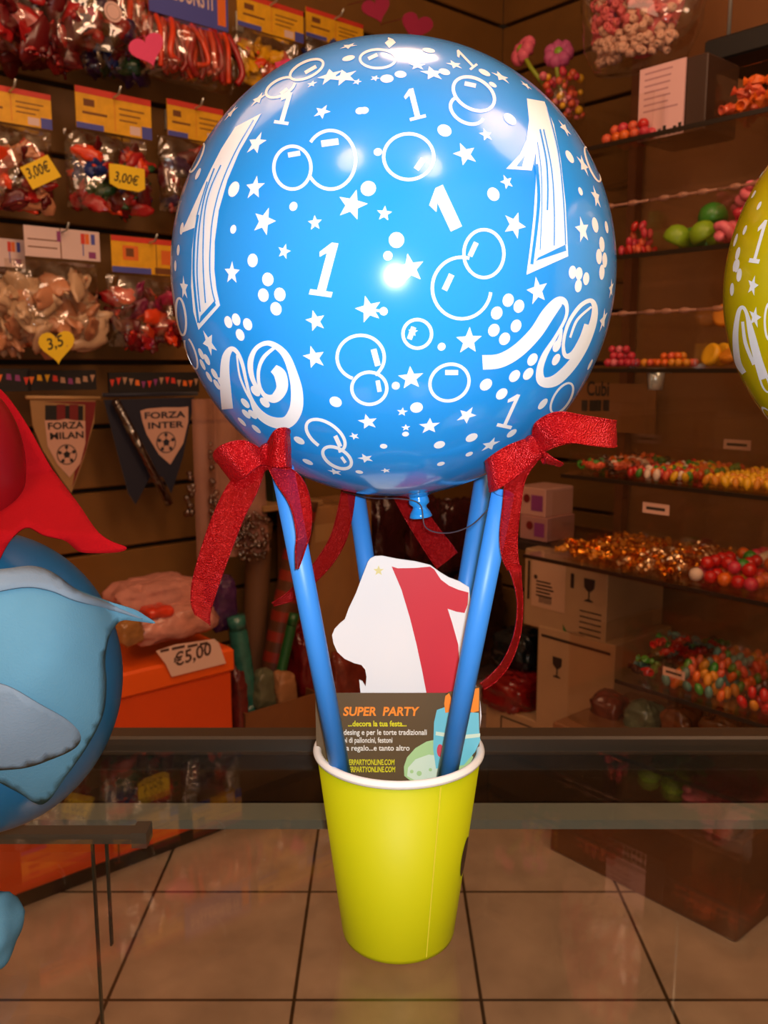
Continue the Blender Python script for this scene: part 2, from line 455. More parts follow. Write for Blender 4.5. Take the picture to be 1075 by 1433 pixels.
for a in ((412, 216, 17, 7, -10), (462, 200, 24, 9, -8), (587.6, 230, 8, 18, 35), (658, 119, 16, 6, 12), (662, 349, 7, 21, 25), (627, 395, 8, 24, 25), (526, 500, 8, 24, -15),
          (530, 540, 6, 16, -10), (473, 617, 6, 17, -25), (481, 643, 4, 10, -35), (576, 466, 7, 18, 20), (632, 521, 18, 7, 0), (435, 98, 18, 5, -30), (522, 80, 14, 5, -25), (398, 128, 12, 4, -35)): hl(*a)
for a in ((451, 157, 11), (359, 201, 16), (357, 263, 15), (370, 310, 17), (493, 287, 18), (538, 299, 9), (441, 312, 9), (398, 352, 9), (325, 382, 14), (462, 107, 17), (482, 108, 17), (362, 139, 13),
          (324, 158, 14), (437, 118, 7), (500, 115, 6), (525, 110, 6), (488, 65, 12), (651, 216, 15), (680, 189, 9), (709, 255, 9), (720, 315, 16), (605, 103, 15), (584, 92, 11), (636, 91, 11), (701, 108, 14),
          (790, 180, 14), (816, 231, 16), (834, 276, 16), (815, 322, 17), (736, 120, 10), (442, 449, 13), (440, 500, 15), (516, 433, 16), (293, 480, 18), (258, 403, 16), (515, 590, 13), (496, 610, 7),
          (512, 641, 11), (469, 660, 11), (540, 658, 7), (752, 407, 17), (656, 477, 17), (575, 529, 16), (563, 576, 7), (568, 598, 6), (601, 596, 14), (653, 581, 14), (686, 622, 15), (844, 448, 17), (855, 404, 14),
          (574, 376, 17), (578, 464, 6)): P.star(*a)
for a in ((515.6, 264, 10), (327.6, 265, 11), (411, 289, 6), (327, 321, 6), (354, 364.5, 9), (375, 391, 9), (504, 155.5, 6), (510, 155, 6), (488, 82, 9), (541.6, 110.6, 9), (277.6, 243.5, 9), (529, 213, 5.5),
          (622, 183, 9.5), (713.5, 167, 10), (690.4, 272, 9), (555, 336, 10), (543, 358, 6), (797, 219.6, 10), (812, 268, 6), (832.6, 315, 11), (848.5, 318, 9), (560.6, 104.5, 8), (622, 101, 8), (600, 71, 9), (678, 102, 9),
          (689.5, 119, 6), (842, 342, 11), (838, 359, 11), (846, 364, 11), (842, 381, 11), (801, 381, 9), (810, 383, 9), (820, 390, 9), (809, 400, 9), (376, 391, 8.5), (369, 413, 9), (392, 412, 9), (386.6, 432, 9),
          (320, 450.6, 8.6), (331, 447, 8.6), (347, 453.7, 8.6), (336.5, 468.5, 8.6), (470, 562, 9), (282, 495, 9), (290, 503, 9), (284, 510, 9), (300.6, 523, 9), (293, 527, 9), (304, 538, 9), (343.6, 564, 9), (345, 579, 9),
          (354, 579.6, 9), (339, 590, 9), (359, 600, 9), (358, 547, 9), (371, 563, 9), (419, 616, 9), (431, 646, 9), (554, 539, 5.5), (537, 624, 5.5), (503, 660, 6), (711, 420, 8.8), (726, 428.5, 8.8), (695, 438, 8.8), (722, 456, 8.8),
          (691, 462, 8.8), (706, 474, 8.8), (745, 503, 9.5), (739, 523, 9.5), (720, 526, 9.5), (680, 538, 9.5), (702, 551, 9.5), (759.5, 565, 10), (618, 485, 5.5), (554, 540, 5.5), (583, 570, 9), (567.6, 607, 5), (615, 622, 8.5),
          (660, 612, 9.5), (656.6, 635, 6), (617, 648.6, 6), (716, 606, 9), (779, 484, 9), (778, 503, 9), (825.5, 510, 9), (537, 435.5, 5.5), (310, 535, 9), (318, 552, 9), (255, 320, 9), (250, 350, 8), (246, 372, 8)): P.dot(*a)
P.stroke([(516, 433), (537, 435.5)], 3.5)
# little figure ones
def one(cx, cy, h, rot=0, shear=0, w=.2, serif=True, sx=1):
    """a figure 1, h pixels tall"""
    if serif:
        o = [(-.27, -.30), (-.05, -.5), (w/2, -.5), (w/2, .40), (.26, .40), (.26, .5), (-.26, .5), (-.26, .40), (-w/2, .40), (-w/2, -.30), (-.24, -.21)]
    else:
        o = [(-.30, -.22), (-.02, -.5), (w/2+.02, -.5), (w/2+.02, .5), (-w/2+.02, .5), (-w/2+.02, -.2), (-.22, -.02)]
    c, q = math.cos(math.radians(rot)), math.sin(math.radians(rot)); pts = []
    for x, y in o:
        x = (x*sx-shear*y)*h; y = y*h; pts.append((cx+x*c-y*q, cy+x*q+y*c))
    P.fill(pts, step=5)
one(400, 152, 46, 8, .15, .16, True, .85); one(580, 146, 44, -14, 0, .17); one(458, 377, 76, 8, .12, .2, True, .8); one(624, 292, 64, -25, 0, .27, False)
one(715, 575, 50, 12, .22, .12, True, .8); one(652, 83, 34, -38, -.1, .13, True, .7); one(546, 60, 12, 50, 0, .4, False, 2)
# the two large figure ones with their inner contour lines
A = lambda pts: [(230+.307*x, 40+.307*y) for x, y in pts]
B = lambda pts: [(540+.307*x, 40+.307*y) for x, y in pts]
D = lambda pts: [(230+.307*x, 380+.307*y) for x, y in pts]
G = lambda pts: [(540+.307*x, 380+.307*y) for x, y in pts]
def smooth_closed(pts): return pts
P.fill(A([(443, 388), (325, 450), (262, 548), (215, 640), (160, 755), (80, 932), (140, 908), (128, 1010), (124, 1173), (134, 1290), (158, 1373), (256, 1262), (240, 1190), (230, 1100), (232, 970), (250, 830), (290, 690), (345, 560), (400, 465)]))
for pl, w in (([(410, 420), (330, 560), (265, 710), (228, 850), (215, 970), (212, 1100), (222, 1190), (236, 1245)], 1.6), ([(262, 625), (215, 730), (190, 830), (182, 960), (182, 1100), (192, 1250)], 1.6),
              ([(232, 640), (190, 760), (165, 900), (155, 1050), (156, 1160), (168, 1290)], 1.8), ([(158, 850), (143, 960), (138, 1100), (146, 1220), (160, 1340)], 3.2), ([(200, 700), (172, 790), (152, 860)], 1.6)):
    P.stroke(A(pl), w, 0, .0005, smooth=5)
P.fill(A([(163, 1345), (170, 1310), (233, 1240), (240, 1260)]), 0, .0005)
P.fill(B([(642, 320), (722, 334), (765, 440), (796, 600), (818, 800), (830, 1038), (640, 1122), (655, 1010), (672, 860), (683, 700), (683, 560), (664, 648), (548, 640), (610, 575), (640, 510), (652, 420)]))
for pl, w in (([(700, 462), (728, 600), (735, 720), (733, 830)], 2.2), ([(716, 462), (752, 640), (764, 820), (764, 990)], 1.6), ([(733, 362), (782, 560), (806, 780), (816, 985)], 1.6),
              ([(688, 520), (704, 640), (708, 800), (700, 1010)], 1.3), ([(684, 620), (694, 760), (684, 900), (662, 1075)], 4.5)): P.stroke(B(pl), w, 0, .0005, smooth=5)
P.fill(B([(680, 1060), (690, 1045), (815, 985), (819, 1013)]), 0, .0005); P.fill(B([(592, 630), (632, 578), (643, 535), (618, 632)]), 0, .0005)
# curling streamers
def sw(F, pts, mi=1, off=.0003): P.stroke([(*F([(x, y)])[0], w*.307) for x, y, w in pts], 1, mi, off, smooth=7)
sw(D, [(290, 625, 52), (282, 540, 50), (278, 450, 42), (285, 385, 36), (308, 352, 24), (335, 368, 18), (358, 420, 16), (376, 500, 14), (395, 570, 16), (430, 640, 36), (490, 682, 46), (560, 685, 56), (600, 630, 60), (606, 550, 54), (590, 470, 42), (560, 390, 34), (520, 345, 28), (470, 325, 22), (420, 350, 20), (395, 410, 26), (402, 480, 22), (432, 545, 16)])
sw(D, [(333, 380, 8), (345, 470, 9), (372, 540, 10), (400, 590, 10)])
sw(D, [(500, 440, 40), (530, 470, 56), (538, 530, 52), (505, 575, 44), (462, 565, 22), (436, 520, 16), (432, 450, 16), (455, 390, 18), (505, 345, 14)])
sw(G, [(440, 413, 66), (520, 405, 64), (600, 360, 62), (680, 280, 60), (740, 190, 60), (790, 135, 44), (820, 150, 20), (818, 210, 14), (770, 300, 16), (722, 380, 26), (700, 450, 32), (712, 500, 44), (770, 495, 50), (840, 430, 46), (900, 340, 40), (940, 240, 34), (950, 165, 26), (930, 132, 20), (880, 160, 18), (830, 235, 16), (808, 320, 14), (815, 380, 20), (855, 375, 34), (895, 310, 36), (915, 240, 26)])
sw(G, [(838, 300, 10), (870, 220, 12), (935, 160, 10)]); sw(G, [(770, 350, 26), (790, 310, 20), (800, 260, 8)])
view = (EYEV-BC).normalized()
P.scatter(150, lambda d: d.dot(view) < .12 and d.z > -.93)
bal = mb.build('balloon', [m_blue, m_white]); tag(bal, 'large round blue balloon printed with white ones, stars and bubbles', 'balloon')
balloon_knot('knot', Mb, BR, m_blue, bal)

# yellow balloon at the right edge
YC = on_y(1336, 391, YB); mb = MB(); My = tilt_matrix(YC, math.radians(3), BR); balloon_skin(mb, YC, BR, My)
P = Printer(mb, YC, BR)
one(1064, 338, 62, 8, .14, .16, True, .45); P.ring(1064, 228, 8, 26, 22, 3); P.ring(1078, 450, 7, 26, 0, 3); P.ring(1071, 535, 5, 14, -20, 2.5)
for a in ((1054, 400, 15), (1057, 444, 16), (1040, 290, 17), (1066, 190, 10)): P.star(*a)
for a in ((1063, 288, 7), (1055, 272, 7), (1043, 322, 8), (1030, 336, 11), (1033, 355, 11), (1032, 372, 11), (1035, 385, 11), (1029, 372, 10), (1025, 405, 11), (1036, 300, 8), (1056, 272, 6)): P.dot(*a)
P.stroke([(1042, 522, 7), (1033, 505, 9), (1030, 470, 8), (1034, 438, 6), (1040, 430, 5), (1046, 440, 5), (1053, 470, 10), (1062, 505, 12), (1070, 530, 14)], 1, smooth=6)
P.stroke([(1040, 450, 4), (1044, 480, 5), (1056, 510, 5)], 1, smooth=6)
P.scatter(300, lambda d: P.clear_side(d))
ysticks = []
yb = mb.build('balloon', [m_yel_latex, m_white]); tag(yb, 'yellow balloon printed in white, cut off by the right edge', 'balloon')
balloon_knot('knot', My, BR, m_yel_latex, yb)

# ------------------------------------------------------------------ cups, sticks
m_yellow = mat('yellow_card', 'bec204', .55, spec=.3)
m_rimw = mat('white_paper_rim', 'f2f0ea', .5)
m_seam = mat('yellow_seam', 'e6de3a', .45)
m_spot = mat('brown_print', '3a2410', .5)
CB = on_z(565, 1300, ZC); CUPH = .107; RT, RB = .0442, .0306
def cup(loc, label, spot=True):
    t = thing('paper_cup', label, 'cup', loc)
    b_ = MB()
    b_.lathe([(RB-.004, .004), (RB-.002, .0045), (RB-.0012, .0), (RB, .0006), (RB+.0006, .003), (RT, CUPH), (RT-.0012, CUPH), (RB-.001, .005), (.0005, .005)], 96)
    w = 0.05                                          # overlapped side seam, a narrow raised strip on the front right
    def seam(u, v):
        a = math.radians(-63)+(u-.5)*.022-.10*v*0; z = .003+v*(CUPH-.006); r = RB+(RT-RB)*z/CUPH+.0006
        return (r*math.cos(a), r*math.sin(a), z)
    b_.grid(seam, 2, 12, 1)
    body = b_.build('cup_wall', [m_yellow, m_seam], t)
    MB().lathe([(RT+.0022*math.cos(a)-.0004, CUPH+.0022*math.sin(a)) for a in [2*PI*i/14 for i in range(15)]], 96).build('rolled_rim', m_rimw, t)
    if spot:
        s_ = MB()
        def sp(u, v):
            th = 2*PI*u; k = v
            z = .052+.0115*k*math.sin(th); a = math.radians(-22)+.13*k*math.cos(th); r = RB+(RT-RB)*z/CUPH+.0005
            return (r*math.cos(a), r*math.sin(a), z)
        s_.grid(sp, 28, 4, 0); s_.build('dark_print', m_spot, t)
    return t
top_shift = on_y(558, 1046, YB).x
cup((CB.x-.003, YB, ZC), 'yellow paper cup with white rolled rim standing on the glass counter')
m_stick = mat('blue_plastic', '3a90ee', .42)
m_hollow = mat('stick_hollow', '173a7a', .6)
def stick(p0, p1, label, r=.0052, group=None):
    p0, p1 = Vector(p0), Vector(p1); d = p1-p0; n = d.length; q = d.to_track_quat('Z', 'Y').to_matrix().to_4x4()
    M = Matrix.Translation(p0) @ q
    o = MB().lathe([(r-.0012, 0), (r, 0), (r, n), (r-.0012, n), (r-.0012, 0)], 28, 0, M).build('balloon_stick', [m_stick, m_hollow])
    return tag(o, label, 'balloon stick', group)
def inside(ang, z, m=.0066):
    r = RB+(RT-RB)*(z-ZC)/CUPH-.0075; return Vector((CB.x-.003+r*math.cos(ang), YB+r*math.sin(ang), z))
def through(pa, pb, z):
    """continue the line from pb through pa down to height z"""
    d = pa-pb; return pa+d*((z-pa.z)/d.z)
for (xa, ya, Ya, xb, yb_, Yb, lb) in ((473, 1060, .431, 395, 655, .398, 'front left blue plastic stick between the cup and the balloon, crossing the business card'),
                                       (631, 1060, .431, 704, 690, .398, 'front right blue plastic stick, its slanted top end beside the red bow'),
                                       (524, 870, .494, 497, 680, .512, 'rear left blue plastic stick rising behind the white die-cut card'),
                                       (643, 880, .495, 675, 680, .512, 'rear right blue plastic stick rising just behind the front right one')):
    a, c = on_y(xa, ya, Ya), on_y(xb, yb_, Yb)
    zb = ZC+.012
    top = c if Ya < .45 else through(a, c, c.z+.05)       # the rear pair runs on up behind the balloon until it meets it
    stick(through(a, c, ZC+(.096 if Ya < .45 else .05)), top, lb)

yc = cup((YC.x+.004, YB, ZC), 'second yellow paper cup, under the yellow balloon beyond the right edge', False)
for sx, sy, lb in ((-1, -1, 'front left'), (1, -1, 'front right'), (-1, 1, 'rear left'), (1, 1, 'rear right')):
    stick((YC.x+.004+sx*.014, YB+sy*.012, ZC+.05), (YC.x+.004+sx*.058, YB+sy*.055, YC.z-.073), lb+' blue plastic stick under the yellow balloon beyond the right edge')
# ------------------------------------------------------------------ ribbons
m_rib = organza('red_organza', 'b80c14', .3)
m_rib_solid = organza('red_organza_folded', 'c00d17', .08)
def strip(mb, pts, n=8, mi=0, sub=4, seam=True):
    """(px, py, depth, wx, wy, wdepth): centre line of the ribbon and its width vector"""
    pts = smooth_path(pts, n); L = []
    for x, y, Y, wx, wy, wd in pts:
        a = on_y(x-wx/2, y-wy/2, Y-wd/2); c = on_y(x+wx/2, y+wy/2, Y+wd/2); L.append((a, c))
    k = len(L); vs = []
    for i, (a, c) in enumerate(L):
        t = (L[min(i+1, k-1)][0]-L[max(i-1, 0)][0]); nrm = t.cross(c-a)
        if nrm.length > 1e-9: nrm.normalize()
        for j in range(sub+1):
            f = j/sub; vs.append(a.lerp(c, f)+nrm*(.00025*math.sin(i*1.3+j*2.1)))
    fs = [[i*(sub+1)+j, i*(sub+1)+j+1, (i+1)*(sub+1)+j+1, (i+1)*(sub+1)+j] for i in range(k-1) for j in range(sub)]
    mb.add(vs, fs, mi, True)
    for e in (0, 1):                                   # the stitched selvedge wire
        mb.tube([l[e] for l in L], .0004, 5, mi)
def bow(label, loops, tails, knot):
    t = thing('ribbon_bow', label, 'bow', on_y(*knot[:3]), 0)
    inv = Matrix.Translation(-t.location)
    def put(nm, pts, m):
        b_ = MB(); strip(b_, pts); o = b_.build(nm, m, t, -t.location); return o
    for l in loops: put('loop', l, m_rib_solid)
    for l in tails: put('tail', l, m_rib)
    k = MB(); k.ell((0, 0, 0), [q for q in knot[3]], 0, 16, 10, None, .25, 3); k.build('knot', m_rib_solid, t)
bow('red glitter ribbon bow tied where the balloon meets the front left stick',
    [[(372, 640, .388, 12, 22, 0), (352, 634, .380, 22, 34, 0), (328, 644, .378, 32, 42, 0), (314, 656, .386, 30, 40, .002), (322, 668, .394, 24, 34, 0), (350, 660, .396, 16, 24, 0), (374, 642, .392, 8, 16, 0)],
     [(374, 634, .388, -2, 30, 0), (384, 628, .380, -2, 50, 0), (398, 626, .378, 0, 54, 0), (407, 628, .386, 2, 50, 0), (402, 634, .394, 2, 44, 0), (386, 636, .396, 0, 34, 0), (374, 638, .392, 0, 22, 0)]],
    [[(364, 650, .390, 12, 14, 0), (342, 680, .388, 36, 14, 0), (322, 718, .386, 38, 14, 0), (304, 765, .385, 38, 12, 0), (288, 815, .386, 35, 10, 0), (281, 850, .388, 26, 14, .002), (284, 868, .390, 20, 14, .004)],
     [(384, 650, .386, 20, -4, 0), (404, 672, .382, 34, -8, 0), (420, 704, .379, 28, -6, 0), (425, 742, .378, 20, -4, .004), (420, 772, .380, 12, 0, .006), (416, 796, .382, 3, 0, .006)]],
    (373, 640, .392, (.0042, .004, .006)))
bow('red glitter ribbon bow on the front right stick, one loop sticking out sideways',
    [[(752, 620, .388, 14, 22, 0), (766, 606, .380, 30, 30, 0), (790, 598, .378, 20, 42, 0), (826, 603, .380, 6, 40, 0), (856, 607, .386, 2, 38, .002), (862, 606, .393, 0, 34, .003), (838, 604, .398, 0, 30, 0), (790, 606, .399, 4, 30, 0), (756, 622, .394, 8, 20, 0)],
     [(742, 628, .388, 16, 26, 0), (718, 644, .380, 14, 40, 0), (694, 660, .378, 8, 46, 0), (682, 667, .386, 6, 42, 0), (690, 664, .394, 6, 40, 0), (716, 650, .396, 8, 30, 0), (742, 634, .392, 8, 20, 0)],
     [(756, 626, .392, 10, 16, 0), (768, 636, .388, 22, 16, 0), (776, 646, .390, 24, 6, 0), (770, 650, .396, 20, 4, 0), (756, 634, .396, 10, 12, 0)]],
    [[(738, 640, .388, 28, 10, 0), (722, 668, .385, 26, 6, 0), (716, 710, .383, 24, 3, 0), (712, 750, .383, 24, 2, 0), (714, 780, .384, 22, 2, 0), (720, 800, .385, 18, 4, 0)],
     [(719, 790, .389, 20, 3, 0), (724, 812, .388, 11, 0, .006), (728, 846, .388, 7, 0, .007), (724, 888, .389, 8, 2, .007), (710, 925, .392, 9, 5, .006), (692, 948, .395, 9, 7, .005), (675, 961, .398, 6, 8, .004)]],
    (747, 628, .392, (.0055, .004, .006)))
bow('red ribbon bow behind the balloon on the rear left stick, its tail curling left',
    [[(490, 672, 0.512, 6, 16, 0), (476, 664, 0.505, 6, 26, 0), (462, 662, 0.509, 4, 28, 0), (474, 666, 0.517, 4, 26, 0), (490, 674, 0.515, 4, 16, 0)]],
    [[(489, 676, 0.506, 18, 0, 0), (484, 712, 0.504, 20, 5, 0), (474, 752, 0.502, 20, 9, 0), (455, 785, 0.500, 16, 14, 0), (428, 815, 0.497, 8, 16, .003), (405, 835, 0.495, 6, 11, .004), (382, 846, 0.494, 3, 4, .003)]],
    (492, 674, 0.506, (.003, .003, .004)))
bow('red ribbon bow under the balloon, its tail slanting right behind the knot',
    [[(560, 684, 0.499, 6, 12, 0), (548, 676, 0.495, 4, 20, 0), (540, 676, 0.499, 2, 20, 0), (550, 680, 0.505, 4, 16, 0), (562, 686, 0.503, 4, 10, 0)]],
    [[(562, 690, 0.499, 22, -12, 0), (580, 718, 0.497, 26, -15, 0), (600, 748, 0.495, 28, -18, 0), (617, 772, 0.494, 30, -20, 0), (626, 785, 0.494, 28, -22, 0)]],
    (562, 686, 0.500, (.003, .003, .004)))
th = MB().tube([on_y(*p) for p in smooth_path([(480, 688, .50), (520, 697, .47), (560, 698, .45), (588, 706, .445), (596, 738, .44), (625, 746, .43), (658, 736, .415), (684, 712, .405), (700, 694, .399)], 8)], .00035, 6)
tag(th.build('thread', mat('grey_thread', '4a4650', .4)), 'thin grey thread looped from the balloon knot to the right stick', 'thread')

# ------------------------------------------------------------------ the two cards in the cup
m_cardw = mat('white_card', 'f1f0f2', .45)
m_red = mat('red_ink', 'd2303f', .45)
m_gold = mat('gold_ink', 'e8dc9a', .45)
Y1 = .474
def toplane(pts, Y, o): return [((on_y(x, y, Y)-o).x, (on_y(x, y, Y)-o).z) for x, y in pts]
K = lambda pts: [(420+.26047*x, 760+.26054*y) for x, y in pts]
o = on_y(560, 1090, Y1)
outline = K([(365, 100), (378, 82), (402, 70), (440, 68), (520, 84), (620, 98), (700, 118), (750, 155), (800, 185), (855, 205), (908, 238), (915, 300), (912, 400), (880, 500), (885, 580), (915, 680), (948, 770), (968, 850), (975, 930), (965, 1010), (930, 1080)])
outline += [(662, 1075), (640, 1100), (490, 1100), (466, 1060)]
outline += K([(250, 1000), (330, 900), (326, 820), (318, 735), (335, 742), (352, 770), (357, 720), (350, 680), (330, 655), (290, 645), (240, 622), (200, 585), (180, 540), (172, 495), (185, 462), (215, 430), (240, 410), (262, 350), (300, 270), (330, 190)])
cb = MB(); cb.prism(toplane(outline, Y1, o), 0, .0009, 0)
cb.poly(toplane(K([(492, 125), (525, 135), (620, 133), (700, 126), (722, 142), (756, 195), (800, 228), (850, 250), (905, 265), (900, 330), (884, 375), (840, 368), (793, 352), (818, 430), (850, 545), (858, 680), (870, 900), (870, 1040), (730, 1040), (680, 810), (655, 680), (625, 540), (590, 400), (545, 250)]), Y1, o), -.0002, 1)
cx, cy = K([(422, 148)])[0]
cb.poly(toplane([(cx+(7.5 if i % 2 == 0 else 3.3)*math.sin(i*PI/5), cy-(7.5 if i % 2 == 0 else 3.3)*math.cos(i*PI/5)) for i in range(10)], Y1, o), -.0002, 2)
tag(cb.build('die_cut_card', [m_cardw, m_red, m_gold], None, o), 'white die-cut card with a big red figure one, standing in the yellow cup', 'card')

m_brown = mat('brown_card', '5d4a32', .45); m_or = mat('orange_ink', 'f08a2c', .5); m_yi = mat('yellow_ink', 'd8d020', .5)
m_cyan = mat('light_blue_ink', '6fc3d8', .5); m_green = mat('pale_green_ink', 'a9cf94', .5); m_pale = mat('pale_ink', 'cfe3d0', .5); m_rd = mat('coral_ink', 'd0485a', .5); m_dk = mat('dark_ink', '2a2620', .5)
Y2 = .452; o = on_y(555, 1095, Y2)
T = lambda pts: toplane(pts, Y2, o)
cd = MB()
edge = [(441, 970), (628, 970)]+K([(775, 818), (800, 800), (880, 790), (905, 800), (935, 775), (965, 768), (967, 850), (968, 960)])+[(671, 1050), (662, 1088), (648, 1112), (464, 1112), (452, 1090), (443, 1050)]
cd.prism(T(edge), 0, .0006, 0)
# printed picture: a plate with a two-tier cake
cd.poly(T(K([(x, y) for x, y in [(560, 1250), (558, 1200), (575, 1150), (620, 1100), (680, 1065), (740, 1052), (880, 1060), (930, 1150), (880, 1260), (700, 1290), (600, 1280)]])), -.0002, 5)
cd.poly(T(K([(575, 1250), (580, 1205), (620, 1160), (690, 1135), (740, 1140), (760, 1200), (740, 1270), (640, 1285)])), -.0003, 7)
cd.poly(T(K([(735, 895), (775, 880), (860, 905), (960, 910), (962, 1000), (968, 1060), (940, 1120), (880, 1190), (730, 1210), (715, 1100), (720, 960)])), -.0004, 4)
cd.poly(T(K([(730, 1010), (860, 1030), (968, 1020), (966, 1040), (860, 1052), (728, 1030)])), -.0005, 7)
cd.poly(T(K([(780, 820), (800, 803), (812, 830), (808, 905), (780, 910), (774, 860)])), -.0005, 2)
cd.poly(T(K([(880, 800), (905, 810), (935, 782), (962, 775), (960, 900), (930, 908), (895, 900)])), -.0005, 2)
for q in ((700, 1215, 9), (640, 1235, 14), (600, 1225, 10)):
    c = K([q[:2]])[0]; cd.poly(T([(c[0]+q[2]*.26*math.cos(a*PI/6), c[1]+q[2]*.26*math.sin(a*PI/6)) for a in range(12)]), -.0005, 5)
c = K([(752, 1112)])[0]; cd.poly(T([(c[0]+4.5*math.cos(a*PI/8), c[1]+9*math.sin(a*PI/8)) for a in range(16)]), -.0006, 8)
def wr(txt, x, y, size_px, w_px, mi, sh=0, bold=0):
    q = T([(x, y), (x+w_px, y)]); s = size_px/FPX*.45*1.35
    cd.text(txt, q[0][0], q[0][1], -.0003, s, mi, 0, sh, width=q[1][0]-q[0][0], bold=bold)
wr('SUPER  PARTY', 480, 1001, 14, 107, 2, .15, .00022)
wr('...decora la tua festa...', 487, 1016, 9, 82, 3, 0, .00012)
wr('...cake desing e per le torte tradizionali', 456, 1028, 9, 141, 6, 0, .00006)
wr('- addobbi di palloncini, festoni', 457, 1039, 9, 92, 6, 0, .00006)
wr('- art. da regalo...e tanto altro', 457, 1050, 9, 116, 6, 0, .00006)
wr('WWW.SUPERPARTYONLINE.COM', 457, 1070, 9, 95, 3, .1, .0001)
wr('INFO@SUPERPARTYONLINE.COM', 457, 1080, 9, 96, 3, .1, .0001)
tag(cd.build('business_card', [m_brown, m_cardw, m_or, m_yi, m_cyan, m_green, mat('white_ink', 'e8e4dc', .5), m_pale, m_rd], None, o), 'brown business card with orange lettering and a cake picture, in the yellow cup', 'card')

# ------------------------------------------------------------------ balloon figure at the left edge
m_bdull = mat('dull_blue_latex', '1f5f86', .3); m_reddull = mat('red_latex', '7c0c12', .3)
m_felt_r = mat('red_felt', '9a0a12', .95, spec=.1, bump=.12, bscale=900, var=.06, vscale=30)
m_felt_b = mat('pale_blue_felt', '5a8ca6', .95, spec=.2, bump=.12, bscale=900, var=.05, vscale=40)
m_felt_w = mat('whitish_blue_felt', '76899a', .95, spec=.2, bump=.12, bscale=900, var=.05, vscale=40)
YL = .45
c1 = on_y(-28, 952, YL); rx = 195/FPX*YL*1.03; rz = 214/FPX*YL*1.03
bb = MB(); bb.ell((0, 0, 0), (rx, rx, rz), 0, 64, 40)
blue2 = tag(bb.build('balloon', m_bdull, None, c1), 'plain blue balloon at the left edge, draped with pale blue felt', 'balloon')
c2 = on_y(-48, 650, .43); r2 = (77/FPX*.44, 77/FPX*.44, 118/FPX*.44)
tag(MB().ell((0, 0, 0), r2, 0, 48, 32).build('balloon', m_reddull, None, c2), 'plain dark red balloon at the left edge above the blue one', 'balloon')
def onball(x, y, c, r, off):
    """a point on the (slightly enlarged) balloon, or beside it where the cloth sticks out"""
    d = ray(x, y); S = Vector((1/(r[0]+off), 1/(r[1]+off), 1/(r[2]+off)))
    oo = (EYEV-c)*S; dd = d*S
    A_, B_, C_ = dd.dot(dd), oo.dot(dd), oo.dot(oo)-1
    k = B_*B_-A_*C_
    t = (-B_-math.sqrt(k))/A_ if k > 0 else -B_/A_
    return EYEV+d*t
def drape(name, pts, fn, m, label, cat, step=9, thick=.0012):
    n = len(pts); b_ = []
    for i in range(n):
        p, q = pts[i], pts[(i+1) % n]; k = max(1, round(math.hypot(q[0]-p[0], q[1]-p[1])/step))
        b_ += [(p[0]+(q[0]-p[0])*j/k, p[1]+(q[1]-p[1])*j/k) for j in range(k)]
    vs = [Vector(p) for p in b_]
    y = min(p[1] for p in b_)+4
    while y < max(p[1] for p in b_):
        x = min(p[0] for p in b_)+4
        while x < max(p[0] for p in b_): vs.append(Vector((x+random.uniform(-1, 1), y+random.uniform(-1, 1)))); x += step
        y += step
    vs = vs[:len(b_)]+clear_of(vs[len(b_):], b_, step*.6)
    r = delaunay_2d_cdt(vs, [], [list(range(len(b_)))], 1, 1e-5)
    V, F = r[0], r[2]; W = [fn(q.x, q.y) for q in V]; c = sum(W, Vector())/len(W)
    fs = []
    for f in F:
        a, b2, c3 = [V[i] for i in f[:3]]; fs.append(list(f) if (b2-a).cross(c3-a) < 0 else list(f)[::-1])
    mb_ = MB().add([q-c for q in W], fs, 0, True); ob = mb_.build(name, m, None, c)
    md = ob.modifiers.new('thickness', 'SOLIDIFY'); md.thickness = thick; md.offset = 0
    return tag(ob, label, cat) if label else ob
fold = lambda x, y, k: .0016*math.sin((x*.9+y*.55)/24)*k
rb = smooth_path([(-30, 530), (2, 546), (35, 590), (72, 655), (110, 706), (135, 742), (155, 757), (177, 766), (168, 772), (140, 774), (112, 772), (92, 757), (60, 748), (36, 738), (12, 760), (-10, 800), (-30, 800)], 5)[:-1]
def redcloth(x, y):
    return on_y(x, y, .452+fold(x, y, 1.6)-.05*min(1, max(0, (y-660)/90)))
drape('felt_cloth', rb, redcloth, m_felt_r, 'red felt piece pointing down to the right at the left edge', 'felt cloth')
wb = smooth_path([(-40, 802), (10, 798), (40, 794), (72, 803), (104, 824), (140, 838), (186, 852), (204, 862), (217, 872), (190, 869), (168, 869), (152, 890), (146, 925), (148, 958), (143, 1000), (122, 1042), (92, 1085), (60, 1124), (24, 1106), (-40, 1072)], 5)[:-1]
rr3 = (rx, rx, rz)
def bluecloth(off):
    def f(x, y):
        rho = ((x+28)/204)**2+((y-952)/224)**2
        Y = c1.y-(rx*1.05+off)*math.sqrt(max(1-rho, 0)+.09)
        Y += fold(x, y, .7)+max(0, (x-165))*.0002
        return on_y(x, y, Y)
    return f
drape('felt_cloth', wb, bluecloth(.0045), m_felt_b, 'pale blue felt wrapped around the blue balloon, its corner pointing at the orange chest', 'felt cloth')
wb2 = smooth_path([(-40, 948), (10, 960), (55, 985), (95, 1008), (112, 1028), (104, 1046), (70, 1062), (30, 1074), (-40, 1078)], 5)[:-1]
drape('felt_cloth', wb2, bluecloth(.0085), m_felt_w, 'whitish rounded felt patch low on the blue balloon', 'felt cloth')
wb3 = smooth_path([(-40, 800), (5, 797), (45, 793), (75, 803), (108, 827), (145, 842), (200, 866), (150, 852), (105, 840), (70, 826), (30, 822), (-40, 836)], 5)[:-1]
